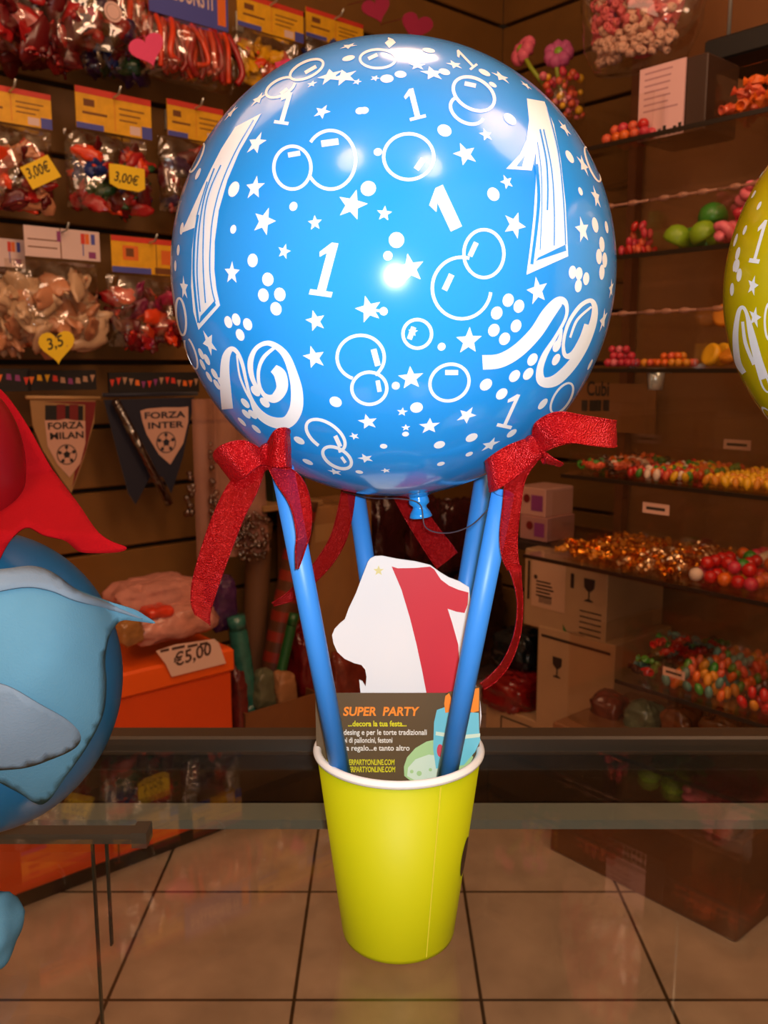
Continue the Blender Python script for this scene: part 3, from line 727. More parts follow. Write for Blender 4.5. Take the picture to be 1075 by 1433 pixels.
drape('felt_cloth', wb3, bluecloth(.0075), m_felt_w, 'whitish folded hem along the top of the pale blue felt', 'felt cloth')
q = on_y(-22, 1262, .425)
sh = MB().ell((0, 0, 0), (.0152, .03, .0165), 0, 32, 20, None, .2, 5)
tag(sh.build('felt_shoe', m_felt_b, None, (q.x, q.y, ZC+.0165)), 'rounded pale blue felt foot on the counter at the left edge', 'felt shoe')

q = on_y(-62, 1180, .45)
lg = MB().ell((0, 0, (c1.z-rz-ZC)/2+.006), (.015, .02, (c1.z-rz-ZC)/2+.010), 0, 28, 18)
tag(lg.build('balloon', m_bdull, None, (q.x, q.y, ZC+.004)), 'short blue balloon carrying the felt draped one, beyond the left edge', 'balloon')
# ------------------------------------------------------------------ left wall: hanging goods
m_chrome = mat('chrome', 'c0c4be', .28, metal=.7)
film = clear('cellophane', 'fafaf8', .05, 1.5, bump=1.0, bscale=11, base=.09, dist=.03, gloss='ffffff')
film2 = clear('soft_film', 'f8f6f4', .07, 1.45, bump=.9, bscale=10, base=.06, dist=.03)
m_cy = mat('header_yellow', 'e0a81a', .5, var=.12, vscale=40); m_crd = mat('header_red', 'cf3a2a', .5); m_cbl = mat('header_blue', '4a52a8', .5)
m_cwh = mat('header_white', 'd9c0bc', .5); m_ink = mat('faded_ink', '70421c', .6); m_cor = mat('header_orange', 'e0702a', .5); m_cpu = mat('header_purple', '8a3a78', .5)
m_note = mat('note_yellow', 'ecc81c', .6); m_pen = mat('pen_ink', '2c2418', .6); m_pinkc = mat('pink_card', 'ee4f86', .55)
LATEX = {k: mat('latex_'+k, c, .3, coat=.1) for k, c in dict(red='a01a1e', orange='d8401a', deep='5c0c12', pink='b02a5c', magenta='84204e', yellow='d09a10', green='1f4a2a', blue='1e3474', ivory='c8a684', purple='38204e', peach='c08460').items()}
def frameL(x, y, v): return on_v(x, y, v)
def local(M, p): return M @ p
class Wall:
    """pixel-to-local helper for goods hanging parallel to one of the walls"""
    def __init__(s, x, y, d, left=True):
        s.on = on_v if left else on_u; s.d = d; s.o = s.on(x, y, d); s.rz = RL if left else RR
        s.R = Matrix.Rotation(-s.rz, 3, 'Z')
    def __call__(s, x, y, back=0):
        p = s.R @ (s.on(x, y, s.d+back)-s.o); return (p.x, p.z)
    def scale(s): return abs(s(0, 0)[0]-s(1, 0)[0])
def hook(w, x, y, label, length, wall_d=VW):
    """chrome peg hook from the slat wall"""
    px, pz = w(x, y); L = wall_d-w.d
    t = thing('peg_hook', label, 'hook', w.o+Matrix.Rotation(w.rz, 3, 'Z') @ Vector((px, 0, pz)), w.rz, 'chrome peg hooks on the slat wall')
    MB().tube([(0, L-.002, .0), (0, .0, 0), (0, -.03, .002), (0, -.042, .016)], .0026, 8).build('rod', m_chrome, t)
    MB().box((0, L-.004, 0), (.022, .006, .05), bev=.001).build('back_plate', m_chrome, t)
    return t
def bag(label, head, body, d, heads, fill, left=True, n=26, size=(.016, .02), sticker=None, strands=None, group=None, hooked=True, headfn=None, filmmat=None, depth=.055):
    """head/body: pixel boxes (x0,y0,x1,y1) measured at the card's own corners"""
    x0, y0, x1, y1 = head; w = Wall((x0+x1)/2, y1, d, left)
    t = thing('balloon_bag', label, 'bag of balloons', w.o, w.rz, group)
    a = w(x0, (y0+y1)/2)[0]; c = w(x1, (y0+y1)/2)[0]; h = abs(w((x0+x1)/2, y0)[1])
    hd = MB(); hd.box(((a+c)/2, 0, h/2), (c-a, .003, h), 0)
    W = c-a
    if headfn: headfn(hd, a, c, h)
    else:
        hd.rect(a, h*.84, c, h, -.0018, 1); hd.rect(a, 0, a+W*.35, h*.14, -.0018, 2)
        hd.rect(a+W*.10, h*.55, a+W*.24, h*.72, -.0018, 4); hd.rect(a+W*.08, h*.36, a+W*.4, h*.42, -.0018, 4)
        hd.rect(a+W*.50, h*.06, a+W*.505, h*.8, -.0018, 1)
        for q in range(3): hd.rect(a+W*.56, h*(.62-.14*q), a+W*(.9-.05*q), h*(.655-.14*q), -.0018, 4)
        hd.rect(a+W*.86, 0, c, h*.3, -.0018, 2); hd.rect(a+W*.70, h*.05, a+W*.84, h*.26, -.0018, 3)
    hd.build('header_card', [heads, m_crd, m_cbl, m_cwh, m_ink, m_cor, m_cpu], t)
    bx0, by0, bx1, by1 = body; ym = (by0+by1)/2
    p = w(bx0, ym)[0]; q = w(bx1, ym)[0]; z1 = w((bx0+bx1)/2, by0)[1]; z0 = w((bx0+bx1)/2, by1)[1]
    Wb, Hb, xm = q-p, z1-z0, (p+q)/2
    rnd = random.Random(label)
    b_ = MB()
    mats_ = [LATEX[k] for k in fill]
    if strands:
        for i in range(strands):
            f = (i+.5)/strands; xx = p+Wb*(.06+.88*f); yy = rnd.uniform(-depth*.4, depth*.4); sw_ = rnd.uniform(-.03, .03)
            pts = smooth_path([(xx, yy*.3, z1-Hb*.02), (xx+sw_*.5, yy, z1-Hb*.3), (xx+sw_, yy-.004, z1-Hb*.65), (xx+sw_*.3+rnd.uniform(-.01, .01), yy, z0+.012+rnd.uniform(0, .03))], 5)
            b_.tube(pts, [rnd.uniform(.006, .0085)]*len(pts), 8, rnd.randrange(len(mats_)))
    else:
        for i in range(n):
            zz = z0+.012+rnd.random()**1.3*Hb*.72; k = 1-abs((zz-z0)/Hb-.4)*.5
            xx = xm+rnd.uniform(-.44, .44)*Wb*k; yy = rnd.uniform(-depth*.45, depth*.35)
            R = Euler((rnd.uniform(-1, 1), rnd.uniform(-PI, PI), rnd.uniform(-.6, .6))).to_matrix()
            r0 = rnd.uniform(*size); b_.ell((xx, yy, zz), (r0*rnd.uniform(.8, 1.1), r0*.45, r0*1.7), rnd.randrange(len(mats_)), 16, 10, R, .5, i)
            b_.tube([Vector((xx, yy, zz))+R @ Vector((0, 0, -r0*1.3)), Vector((xx, yy, zz))+R @ Vector((.002, 0, -r0*1.9))], [.004, .003], 8, rnd.randrange(len(mats_)))
    c_ = b_.build('loose_balloons', mats_, t); c_['kind'] = 'stuff'
    fm = MB(); sd = rnd.uniform(0, 50)
    def pil(sgn):
        def f(u, v):
            ed = min(1, 5*min(u, 1-u))*min(1, 4*min(v+.02, 1.03-v)); ed = math.sqrt(max(ed, 0))
            x = p+Wb*u; z = z0+(z1-z0)*v
            nz_ = noise.noise(Vector((x*22, z*22, sd+sgn)))*.011+noise.noise(Vector((x*60, z*45, sd)))*.0025
            return (x, sgn*(depth*.62*ed*(1-.45*v)+.001)+nz_*ed, z)
        return f
    fm.grid(pil(-1), 26, 26, 0); fm.grid(pil(1), 10, 10, 0)
    fm.build('cellophane', filmmat or film, t)
    if sticker: sticker(w, t)
    if hooked: hook(w, (x0+x1)/2, y0+max(3, (y1-y0)*.12), 'chrome peg hook on the slat wall', 0)
    return t
def tagcard(pts, txt=None, tx=None, size=.02, rot=0, m=None, y=-.05, name='price_sticker', label=None, wd=None):
    def f(w, t):
        s_ = MB(); s_.prism([w(*q) for q in pts], y, y+.0012, 0)
        if txt: s_.text(txt, *w(*tx), y-.0006, size, 1, rot, .2, bold=.0004, width=wd)
        o_ = s_.build(name, [m or m_note, m_pen], t)
        if label: o_['label'] = label
    return f
# top row
def blue_head(hd, a, c, h):
    hd.text('BALLOONS IT', a+(c-a)*.08, h*.38, -.002, h*.5, 3, width=(c-a)*.74, bold=.001); hd.rect(a+(c-a)*.86, h*.1, a+(c-a)*.97, h*.8, -.0018, 5)
    hd.rect(a, h*.92, c, h, -.0018, 6)
bag('bag of orange modelling balloons with a blue header, at the top beside the yellow bag', (208, -36, 318, 30), (196, 34, 326, 118), 2.03, m_cbl, ['orange', 'orange', 'red'], strands=34, headfn=blue_head, depth=.09)
bag('bag of orange modelling balloons partly behind the pink heart tag, topmost left', (120, -60, 205, -10), (176, -4, 232, 70), 2.06, m_cy, ['orange', 'red'], strands=16, depth=.05, hooked=False)
bag('bag of yellow balloons under a yellow and red header card at the top', (332, 2, 424, 48), (326, 50, 418, 128), 2.05, m_cy, ['yellow', 'yellow', 'orange'], n=30, sticker=tagcard([(366, 96), (386, 90), (396, 100), (376, 122)], m=m_pinkc, y=-.06, name='pink_tag'))
bag('bag with a yellow header half hidden by the top of the blue balloon', (428, 22, 508, 62), (428, 62, 508, 120), 2.08, m_cy, ['purple', 'deep', 'blue'], n=14)
bag('large dark red bag of balloons in the top left corner', (-40, -70, 110, -30), (-40, -30, 118, 82), 2.02, m_cor, ['deep', 'deep', 'deep', 'red'], n=60, size=(.022, .032), depth=.1, filmmat=film2)
# middle rows
bag('bag of mixed balloons in the left column with a tilted yellow price tag', (-45, 122, 71, 172), (-50, 176, 74, 290), 2.05, m_cy, ['red', 'orange', 'peach', 'deep', 'deep'], n=40, sticker=tagcard([(14, 241), (52, 223), (71, 253), (32, 271)], '3,00€', (26, 257), .03, .45, wd=.055, y=-.06))
bag('bag of red and green balloons with a curled yellow price tag', (106, 130, 211, 187), (92, 190, 206, 296), 2.05, m_cy, ['red', 'orange', 'green', 'deep', 'red', 'blue'], n=40, sticker=tagcard([(137, 235), (150, 236), (186, 243), (187, 270), (178, 274), (150, 269), (138, 262)], '3,00€', (143, 258), .03, -.08, wd=.06, y=-.06))
bag('bag of dark balloons with a yellow header touching the left edge of the blue balloon', (234, 146, 312, 196), (222, 198, 312, 300), 2.06, m_cy, ['deep', 'purple', 'red', 'orange'], n=26)
def white_head(hd, a, c, h):
    W = c-a
    hd.rect(a+W*.46, 0, a+W*.475, h, -.0018, 4)
    for q in (.3, .55): hd.rect(a+W*.04, h*q, a+W*.42, h*(q+.04), -.0018, 4)
    for q, k in ((.42, 6), (.74, 1), (.80, 5), (.88, 2)): hd.rect(a+W*q, h*.55, a+W*(q+.055), h*.9, -.0019, k)
    hd.rect(a+W*.76, h*.15, a+W*.775, h*.6, -.0018, 2); hd.rect(a+W*.84, h*.08, a+W*.94, h*.3, -.0018, 6)
def heart(x, y, s, rot=0):
    pts = []
    for i in range(28):
        a = 2*PI*i/28; hx = 16*math.sin(a)**3; hy = -(13*math.cos(a)-5*math.cos(2*a)-2*math.cos(3*a)-math.cos(4*a))
        c, q = math.cos(rot), math.sin(rot); pts.append((x+(hx*c-hy*q)*s/16, y+(hx*q+hy*c)*s/16))
    return pts
bag('bag of ivory balloons with a white header card and a yellow heart tag', (34, 320, 139, 362), (10, 366, 138, 486), 2.05, m_cwh, ['ivory', 'ivory', 'peach'], n=60, size=(.02, .03), headfn=white_head, sticker=tagcard(heart(63, 484, 25, -.1), '3,5', (50, 491), .034, .3, y=-.07, name='heart_tag', wd=.04), filmmat=film2, depth=.08)
bag('bag of ivory balloons half out of the picture at the left edge', (-60, 332, 34, 372), (-70, 374, 26, 484), 2.1, m_cwh, ['ivory', 'peach'], n=30, size=(.02, .028), headfn=white_head, filmmat=film2)
def orange_head(hd, a, c, h):
    W = c-a; hd.rect(a, h*.85, c, h, -.0018, 1); hd.rect(a, 0, a+W*.5, h*.16, -.0018, 2); hd.rect(a+W*.14, h*.35, a+W*.34, h*.75, -.0018, 5); hd.rect(a+W*.18, h*.45, a+W*.28, h*.68, -.0019, 4)
    hd.rect(a+W*.57, 0, a+W*.58, h*.85, -.0018, 4); hd.rect(a+W*.64, h*.3, a+W*.9, h*.7, -.0018, 5); hd.rect(a+W*.55, h*.02, a+W*.98, h*.2, -.0018, 4)
bag('bag of magenta and orange balloons with an orange header, left of the big blue balloon', (156, 334, 262, 384), (150, 388, 262, 486), 2.05, m_cy, ['magenta', 'pink', 'orange', 'red', 'deep'], n=44, headfn=orange_head)
bag('dark bag of mixed balloons hanging high above the red and green ones', (118, 30, 200, 62), (110, 62, 210, 112), 2.12, m_ink, ['deep', 'green', 'purple', 'blue'], n=20, hooked=False, filmmat=film2)
# pink heart tags
for (x, y, s, r, d, lb) in ((206, 68, 25, -.35, 1.94, 'pink heart shaped tag in front of the orange balloons'), (527, 12, 20, -.3, 2.03, 'dark pink heart tag above the top of the blue balloon'), (583, 36, 22, .3, 2.0, 'pink heart tag right behind the top of the blue balloon')):
    w = Wall(x, y, d); h_ = MB().prism([w(*q) for q in heart(x, y, s, r)], -.0012, .0012)
    h_.tube([(0, .0, .012), (0, .01, .03), (0, VW-d-.042, .045)], .001, 6)
    tag(h_.build('heart_tag', mat('hot_pink_card', 'e2487e', .55) if x < 500 else mat('dull_pink_card', 'b03058', .55), None, w.o, w.rz), lb, 'tag')
# small pink toy packet with a round white sticker
w = Wall(150, 40, 2.0)
t = thing('toy_packet', 'packet of pink and violet party toys with a round white sticker at the top left', 'packet', w.o, w.rz)
b_ = MB()
rnd = random.Random(4)
for i in range(22): b_.ell((rnd.uniform(-.07, .06), rnd.uniform(-.01, .03), rnd.uniform(-.03, .09)), (rnd.uniform(.012, .025),)*3, rnd.randrange(4), 12, 8, None, .3, i)
b_.build('toys', [LATEX['pink'], LATEX['purple'], LATEX['red'], mat('pale_pink_toy', 'd880a0', .4)], t)['kind'] = 'stuff'
s_ = MB(); s_.disc(*w(146, 25), .021, -.045, 0, 28); s_.disc(*w(146, 25), .016, -.0455, 1, 28); s_.disc(*w(146, 25), .0145, -.046, 0, 28); s_.build('round_sticker', [mat('sticker_white', 'd8b4ac', .5), mat('sticker_grey', '9c8078', .5)], t)
f_ = MB(); f_.grid(lambda u, v: (-.09+.17*u, -.03-.012*math.sin(PI*u)*math.sin(PI*v)+.006*noise.noise(Vector((u*6, v*6, 2))), -.06+.18*v), 18, 18); f_.build('wrapper', film, t)

# garland headers and pennants below the bags
m_navy = mat('dark_blue_cloth', '0c1026', .6, sheen=.2); m_nblack = mat('black_cloth', '120c0a', .7); m_pcl = mat('pennant_white', 'c89a86', .6); m_pred = mat('pennant_red', '6e1010', .6); m_tan = mat('tan_card', '9a7448', .6)
def garland(x0, x1, y0, y1, label, seed):
    w = Wall((x0+x1)/2, y1, 2.06); rnd = random.Random(seed); a, c = w(x0, y0)[0], w(x1, y0)[0]; h = w((x0+x1)/2, y0)[1]
    g_ = MB(); g_.box(((a+c)/2, .004, h/2), (c-a, .008, h), 0)
    n = int((c-a)/.016)
    for i in range(n):
        x = a+(i+.5)*(c-a)/n; k = rnd.randrange(1, 6); zz = h*(.55+.1*math.sin(i*.9)); s = .006
        g_.poly([(x-s, zz+s), (x-s*.2, zz-s*2), (x+s, zz+s)] if rnd.random() < .6 else [(x-s, zz-s), (x+s, zz-s*1.2), (x+s*.7, zz+s), (x-s*.8, zz+s*1.2)], -.0005, k)
    g_.tube([((a+c)/2, .004, h*.95), ((a+c)/2, VW-2.06, h*.95)], .002, 6, 0)
    return tag(g_.build('garland_packet', [m_nblack, m_cor, m_crd, m_cy, m_cpu, mat('pale_flag', 'b08a70', .5)], None, w.o, w.rz), label, 'packet')
garland(-20, 42, 516, 548, 'garland packet with orange and violet flags, behind the red balloon', 1)
garland(38, 134, 518, 546, 'dark garland packet of little coloured flags above the red and black pennant', 2)
garland(152, 278, 521, 550, 'dark garland packet of little coloured flags above the dark blue pennant', 3)
def ball(pb, cx, cz, r, y, dark):
    pb.disc(cx, cz, r, y, dark, 28); pb.disc(cx, cz, r*.9, y-.0003, 2, 28)
    pent = lambda x, z, s, ro: [(x+s*math.sin(ro+k*2*PI/5), z+s*math.cos(ro+k*2*PI/5)) for k in range(5)]
    pb.poly(pent(cx, cz, r*.36, 0), y-.0006, dark)
    for k in range(5):
        a = 2*PI*k/5; x, z = cx+r*.72*math.sin(a), cz+r*.72*math.cos(a)
        pb.poly(pent(x, z, r*.2, a+PI), y-.0006, dark)
        x2, z2 = cx+r*.36*math.sin(a), cz+r*.36*math.cos(a); nx, nz2 = math.cos(a)*r*.03, -math.sin(a)*r*.03
        pb.poly([(x2-nx, z2-nz2), (x2+nx, z2+nz2), (x+nx, z+nz2), (x-nx, z-nz2)], y-.0005, dark)
# red and black pennant
w = Wall(92, 552, 2.07)
t = thing('pennant', 'red and black pennant with a white shield reading FORZA MILAN, partly behind the red felt', 'pennant', w.o, w.rz)
pb = MB(); W_ = lambda *pts: [w(*q) for q in pts]
pb.prism(W_((42, 560), (134, 560), (132, 590), (118, 640), (100, 690), (84, 668), (60, 630), (46, 596)), 0, .004, 0)
pb.prism(W_((60, 562), (134, 562), (131, 584), (120, 630), (101, 682), (108, 640), (119, 590), (119, 566)), -.001, .001, 1)
pb.poly(W_((63, 567), (116, 568), (116, 588), (63, 590)), -.0012, 3)
for x in (80, 98): pb.poly(W_((x-1, 566), (x+11, 566), (x+11, 590), (x-1, 590)), -.0015, 1)
pb.poly(W_((62, 588), (82, 588), (92, 586), (102, 588), (119, 589), (119, 620), (112, 648), (97, 668), (80, 650), (66, 624)), -.002, 2)
a, c = w(66, 601), w(116, 601); pb.text('FORZA', a[0], a[1], -.0026, .022, 3, 0, 0, width=c[0]-a[0], bold=.0006)
a, c = w(69, 615), w(116, 615); pb.text('MILAN', a[0], a[1], -.0026, .022, 3, 0, 0, width=c[0]-a[0], bold=.0006)
ball(pb, *w(93, 636), .024, -.0024, 3)
pb.build('cloth', [m_tan, m_pred, m_pcl, m_nblack], t); MB().tube([w(40, 556)+(0,), w(140, 557)+(0,)], .004, 10).build('top_bar', mat('pale_bar', 'b89060', .5), t) if False else None
bar = MB(); p0, p1 = w(36, 556), w(140, 557); bar.tube([(p0[0], 0, p0[1]), (p1[0], 0, p1[1])], .0045, 10); bar.tube([(0, 0, p0[1]), (0, VW-2.07, p0[1])], .002, 6); bar.build('top_bar', mat('pale_bar', 'b89060', .5), t)
# dark blue pennant
w = Wall(210, 556, 2.06)
t = thing('pennant', 'dark blue pennant in a clear sleeve with a white shield reading FORZA INTER', 'pennant', w.o, w.rz)
pb = MB()
pb.prism(W_((146, 560), (272, 556), (268, 580), (256, 640), (240, 690), (229, 668), (212, 664), (190, 706), (180, 690), (164, 630)), 0, .004, 0)
pb.prism(W_((196, 575), (205, 572), (229, 570), (252, 570), (263, 569), (263, 590), (256, 620), (238, 650), (222, 636), (205, 608), (199, 590)), -.002, -.001, 2)
a, c = w(201, 586), w(258, 585); pb.text('FORZA', a[0], a[1], -.0026, .022, 0, 0, 0, width=c[0]-a[0], bold=.0006)
a, c = w(206, 600), w(256, 599); pb.text('INTER', a[0], a[1], -.0026, .022, 0, 0, 0, width=c[0]-a[0], bold=.0006)
ball(pb, *w(232, 619), .027, -.0024, 0)
pb.build('cloth', [m_navy, m_pred, m_pcl], t)
bar = MB(); p0, p1 = w(144, 553), w(276, 551); bar.tube([(p0[0], 0, p0[1]), (p1[0], 0, p1[1])], .005, 10); bar.tube([(0, 0, p0[1]), (0, VW-2.06, p0[1])], .002, 6); bar.build('top_bar', m_navy, t)
sl = MB(); p0, p1 = w(156, 560), w(232, 704)
sl.tube([(p0[0], -.02, p0[1]), (p1[0], -.02, p1[1])], .011, 14); sl.build('rolled_sleeve', clear('sleeve_film', 'c8b8b0', .1, 1.5, .9, 40, .12), t)
rd = MB(); rd.tube([(p0[0], -.02, p0[1]), (p1[0]-.004, -.02, p1[1]+.01)], .0065, 10); rd.build('rod', mat('maroon_stick', '3a1014', .4), t)
# bead curtain pack hanging under the blue balloon
w = Wall(318, 560, 2.05)
t = thing('bead_garland_pack', 'pale pink translucent pack of clear bead garlands behind the left ribbon tail', 'party pack', w.o, w.rz)
m_pkf = mat('pale_pink_sheet', 'c08a78', .45, alpha=.55); 
sh_ = MB()
sh_.grid(lambda u, v: (w(268+34*u, 560)[0], .004*math.sin(u*9), w(300, 558+222*v)[1]), 12, 4)
sh_.grid(lambda u, v: (w(296+(62+12*v)*u, 560)[0], -.012+.006*math.sin(u*11+v*2), w(320, 556+222*v)[1]), 20, 6)
sh_.tube([(0, 0, -.002), (0, VW-2.05, -.002)], .002, 6)
sh_.build('sheet', m_pkf, t)
rnd = random.Random(8); bd = MB()
for i in range(190):
    k = rnd.random()
    x, y = (rnd.uniform(322, 368), rnd.uniform(716, 782)) if k < .62 else ((rnd.uniform(288, 296), rnd.uniform(610, 770)) if k < .85 else (rnd.uniform(256, 264), rnd.uniform(660, 720)))
    px, pz = w(x, y); bd.ell((px, -.022+rnd.uniform(-.012, .01), pz), rnd.uniform(.005, .009), 0, 8, 6)
bd.build('beads', clear('bead_clear', 'd8c0b0', .05, 1.6, base=.08), t)['kind'] = 'stuff'

# ------------------------------------------------------------------ orange chest with its sign and packets
VO = 1.775
w = Wall(325, 1035, VO)
zt = on_v(325, 905, VO).z; e0 = uvz(*[on_v(330, 1165, VO).dot(UV)], VO, 0)
t = thing('orange_chest', 'bright orange lidded chest along the left wall behind the counter', 'chest', e0, RL)
m_orange = mat('orange_panel', 'd8480c', .42, var=.05, vscale=4, coat=.1); m_orlid = mat('orange_lid', 'ea5a10', .42); m_kick = mat('dark_plinth', '2a1a10', .6)
LCH = 1.25
MB().box((-LCH/2, .16, .045+(zt-.06-.045)/2), (LCH, .32, zt-.06-.045), bev=.004).build('body', m_orange, t)
MB().box((-LCH/2, .16, zt-.03), (LCH+.012, .335, .058), bev=.006).build('lid', m_orlid, t)
MB().box((-LCH/2, .17, .022), (LCH-.01, .29, .044)).build('kickboard', m_kick, t)
for xx in (-.30, -.9): MB().box((xx, -.0005, zt/2-.03), (.003, .004, zt-.13)).build('panel_joint', mat('orange_groove', '5a1c06', .6), t)
w = Wall(268, 890, VO-.012)
t = thing('price_sign', 'white paper price sign reading €5,00 hanging over the front of the orange chest', 'sign', w.o, w.rz)
ps = MB(); ps.prism([w(*q) for q in ((218, 911), (245, 902), (300, 894), (306, 900), (316, 928), (240, 947), (232, 930))], -.0015, 0, 0)
m_penb = mat('marker_ink', '4a2c22', .6)
a, c = w(243, 933), w(296, 922); ps.text('€5,00', a[0], a[1], -.0022, .042, 1, .1, .1, width=c[0]-a[0], bold=.0008)
for k, (x0, x1) in enumerate(((224, 236), (240, 258), (262, 276), (279, 290))):
    a, c = w(x0, 913-k*3.2), w(x1, 911-k*3.2); ps.rect(a[0], a[1], c[0], a[1]+.006, -.0022, 1)
ps.build('sheet', [mat('sign_paper', 'e0b8a4', .6), m_penb], t)
def packet(label, x0, y0, x1, y1, v, m, seed, name='packet', dep=.07, cat='packet', group=None, left=True, inner=None, flat=.8):
    w = Wall((x0+x1)/2, y1, v, left); a, c = w(x0, (y0+y1)/2)[0], w(x1, (y0+y1)/2)[0]; h = w((x0+x1)/2, y0)[1]
    b_ = MB(); xm = (a+c)/2; W = (c-a)/2
    vs = []; fs = []; nu, nv = 56, 30
    for i in range(nv+1):
        th_ = PI*i/nv
        for k in range(nu):
            ph = 2*PI*k/nu; ct, st = math.cos(th_), math.sin(th_); cp, sp = math.cos(ph), math.sin(ph)
            f = lambda q, e: math.copysign(abs(q)**e, q)
            P_ = Vector((f(st, .5)*f(cp, .5)*W, f(st, .5)*f(sp, .6)*dep, f(ct, flat)*h/2))
            P_ *= 1+.16*noise.noise(P_*18+Vector((seed, 0, 0)))-.22*abs(noise.noise(P_*32+Vector((0, seed, 0))))+.07*noise.noise(P_*95+Vector((0, seed, 0)))
            vs.append(P_+Vector((xm, 0, h/2)))
    for i in range(nv):
        for k in range(nu):
            j = (k+1) % nu; fs.append([i*nu+k, i*nu+nu+k, i*nu+nu+j, i*nu+j])
    b_.add(vs, fs, 0, True)
    return tag(b_.build(name, m, None, w.o, w.rz), label, cat, group)
m_glsy = lambda n, c: mat(n, c, .22, coat=.5, bump=1.0, bscale=70, var=.25, vscale=30)
packet('soft pink fabric packet lying on top of the orange chest', 152, 808, 276, 862, 1.90, mat('pink_fabric', 'b87868', .8, bump=.5, bscale=90, var=.1, vscale=60), 1, 'fabric_packet')
packet('flat clear and pink packet on the orange chest lid, under the fabric packet', 172, 846, 294, 893, 1.83, m_glsy('pink_wrap', 'c08070'), 2, dep=.06)
packet('small bright red packet wedged between the pink packets on the orange chest', 200, 846, 238, 864, 1.81, m_glsy('bright_red_wrap', 'd03a20'), 3, dep=.03)
packet('crumpled golden brown packet in the pale felt corner, on the orange chest', 160, 862, 200, 902, 1.80, m_glsy('gold_brown_wrap', '9a6a3a'), 4, dep=.03)
packet('dark violet tinsel packet beside the right end of the orange chest', 290, 806, 326, 880, 1.98, m_glsy('violet_wrap', '46244a'), 5, dep=.04)

# ------------------------------------------------------------------ middle: cartons and party goods on the floor
m_carton = mat('brown_carton', '7a4a22', .7, var=.08, vscale=10); m_carton2 = mat('tan_carton', '98693a', .7, var=.08, vscale=10); m_tape = mat('carton_tape', '8a6038', .4)
def carton(label, x0, y0, x1, y1, d, m, left=True, dep=.25, floor=True, open_=False, extra=None, z0=None):
    w = Wall((x0+x1)/2, y0, d, left); a, c = w(x0, y0)[0], w(x1, y0)[0]; zt_ = w.o.z
    zb_ = 0 if floor else (z0 if z0 is not None else w.on((x0+x1)/2, y1, d).z)
    base = Vector((w.o.x, w.o.y, zb_)); h = zt_-zb_
    t = thing('cardboard_box', label, 'cardboard box', base, w.rz)
    b_ = MB(); th_ = .004
    if open_:
        b_.box(((a+c)/2, 0+th_/2, h/2), (c-a, th_, h)).box(((a+c)/2, dep-th_/2, h/2), (c-a, th_, h)).box((a+th_/2, dep/2, h/2), (th_, dep-2*th_, h)).box((c-th_/2, dep/2, h/2), (th_, dep-2*th_, h)).box(((a+c)/2, dep/2, th_/2), (c-a-2*th_, dep-2*th_, th_))
        b_.build('walls', m, t)
    else:
        b_.box(((a+c)/2, dep/2, h/2), (c-a, dep, h), bev=.003); b_.build('walls', m, t)
        MB().box(((a+c)/2, dep/2, h+.0005), (.05, dep-.002, .001)).build('tape', m_tape, t)
    if extra: extra(t, w, a, c, h)
    return t
carton('open brown cardboard box of party sticks between the orange chest and the business card', 343, 984, 446, 1060, 1.86, m_carton, open_=True, dep=.24)
VB = 1.98
zfl = .012
def stick_in(name, label, cat, x0, y0, x1, y1, v, r, mats_, stripes=0, n=14, bulge=0):
    a, c = on_v(x0, y0, v), on_v(x1, y1, v); d = a-c
    b_ = MB(); base = c
    k = max(stripes*2, 8)
    for i in range(k):
        p0, p1 = c+d*(i/k), c+d*((i+1)/k)
        b_.tube([p0-base, p1-base], [r*(1+bulge*math.sin(PI*i/k)), r*(1+bulge*math.sin(PI*(i+1)/k))], n, i % len(mats_), cap=(i in (0, k-1)))
    return tag(b_.build(name, mats_, None, base), label, cat)
stick_in('striped_candy_stick', 'tall red and brown striped candy stick leaning right out of the brown cardboard box', 'candy stick', 428, 700, 368, 1010, 2.0, .036, [mat('stripe_red', '8a2a1c', .4), mat('stripe_brown', '5a3420', .4)], 11)
stick_in('tinsel_roll', 'teal tinsel roll sticking out beside the right end of the orange chest', 'tinsel', 330, 862, 350, 1000, 1.93, .024, [m_glsy('teal_tinsel', '2f6a5c')], 0, bulge=.1)
stick_in('green_stick', 'thin dark green stick leaning right out of the brown cardboard box', 'stick', 412, 858, 380, 1000, 1.92, .014, [mat('green_wrap', '1c5428', .35, coat=.3)])
stick_in('paper_roll', 'tall brown paper roll standing behind the striped candy stick', 'paper roll', 364, 730, 352, 1000, 2.1, .036, [mat('brown_paper', '6a4426', .7)])
packet('small tan packet at the rim of the open brown cardboard box', 382, 938, 412, 1000, 1.91, mat('tan_wrap', '9a6840', .5), 6, dep=.03)
packet('silvery green packet in the open brown cardboard box', 352, 936, 382, 1000, 1.91, m_glsy('silver_green_wrap', '5c5c44'), 7, dep=.03)
packet('red crinkled packet in the open brown cardboard box, right beside the front left stick', 408, 872, 448, 1000, 1.96, m_glsy('dark_red_wrap', '6a1416'), 8, dep=.05)
packet('maroon packet squeezed between the orange chest and the open brown cardboard box', 324, 930, 345, 1110, 1.90, m_glsy('maroon_wrap', '6a2620'), 9, dep=.03)
packet('red and pink packet seen between the front left stick and the white card', 446, 900, 512, 1050, 2.02, m_glsy('red_pink_wrap', '7e3428'), 10, dep=.06)
def flapextra(t, w, a, c, h):
    MB().rect(a+.02, h-.10, a+.09, h-.05, -.0015, 0).build('printed_label', mat('faded_label', 'a87c4a', .6), t)
carton('tall tan cardboard box behind the left sticks', 432, 706, 520, 900, 2.0, m_carton2, dep=.16, extra=flapextra)
packet('yellow packet in front of the tan cardboard box, behind the front left stick', 404, 800, 450, 960, 2.05, m_glsy('mustard_wrap', '7a5418'), 12, dep=.04)
w = Wall(412, 704, 2.02)
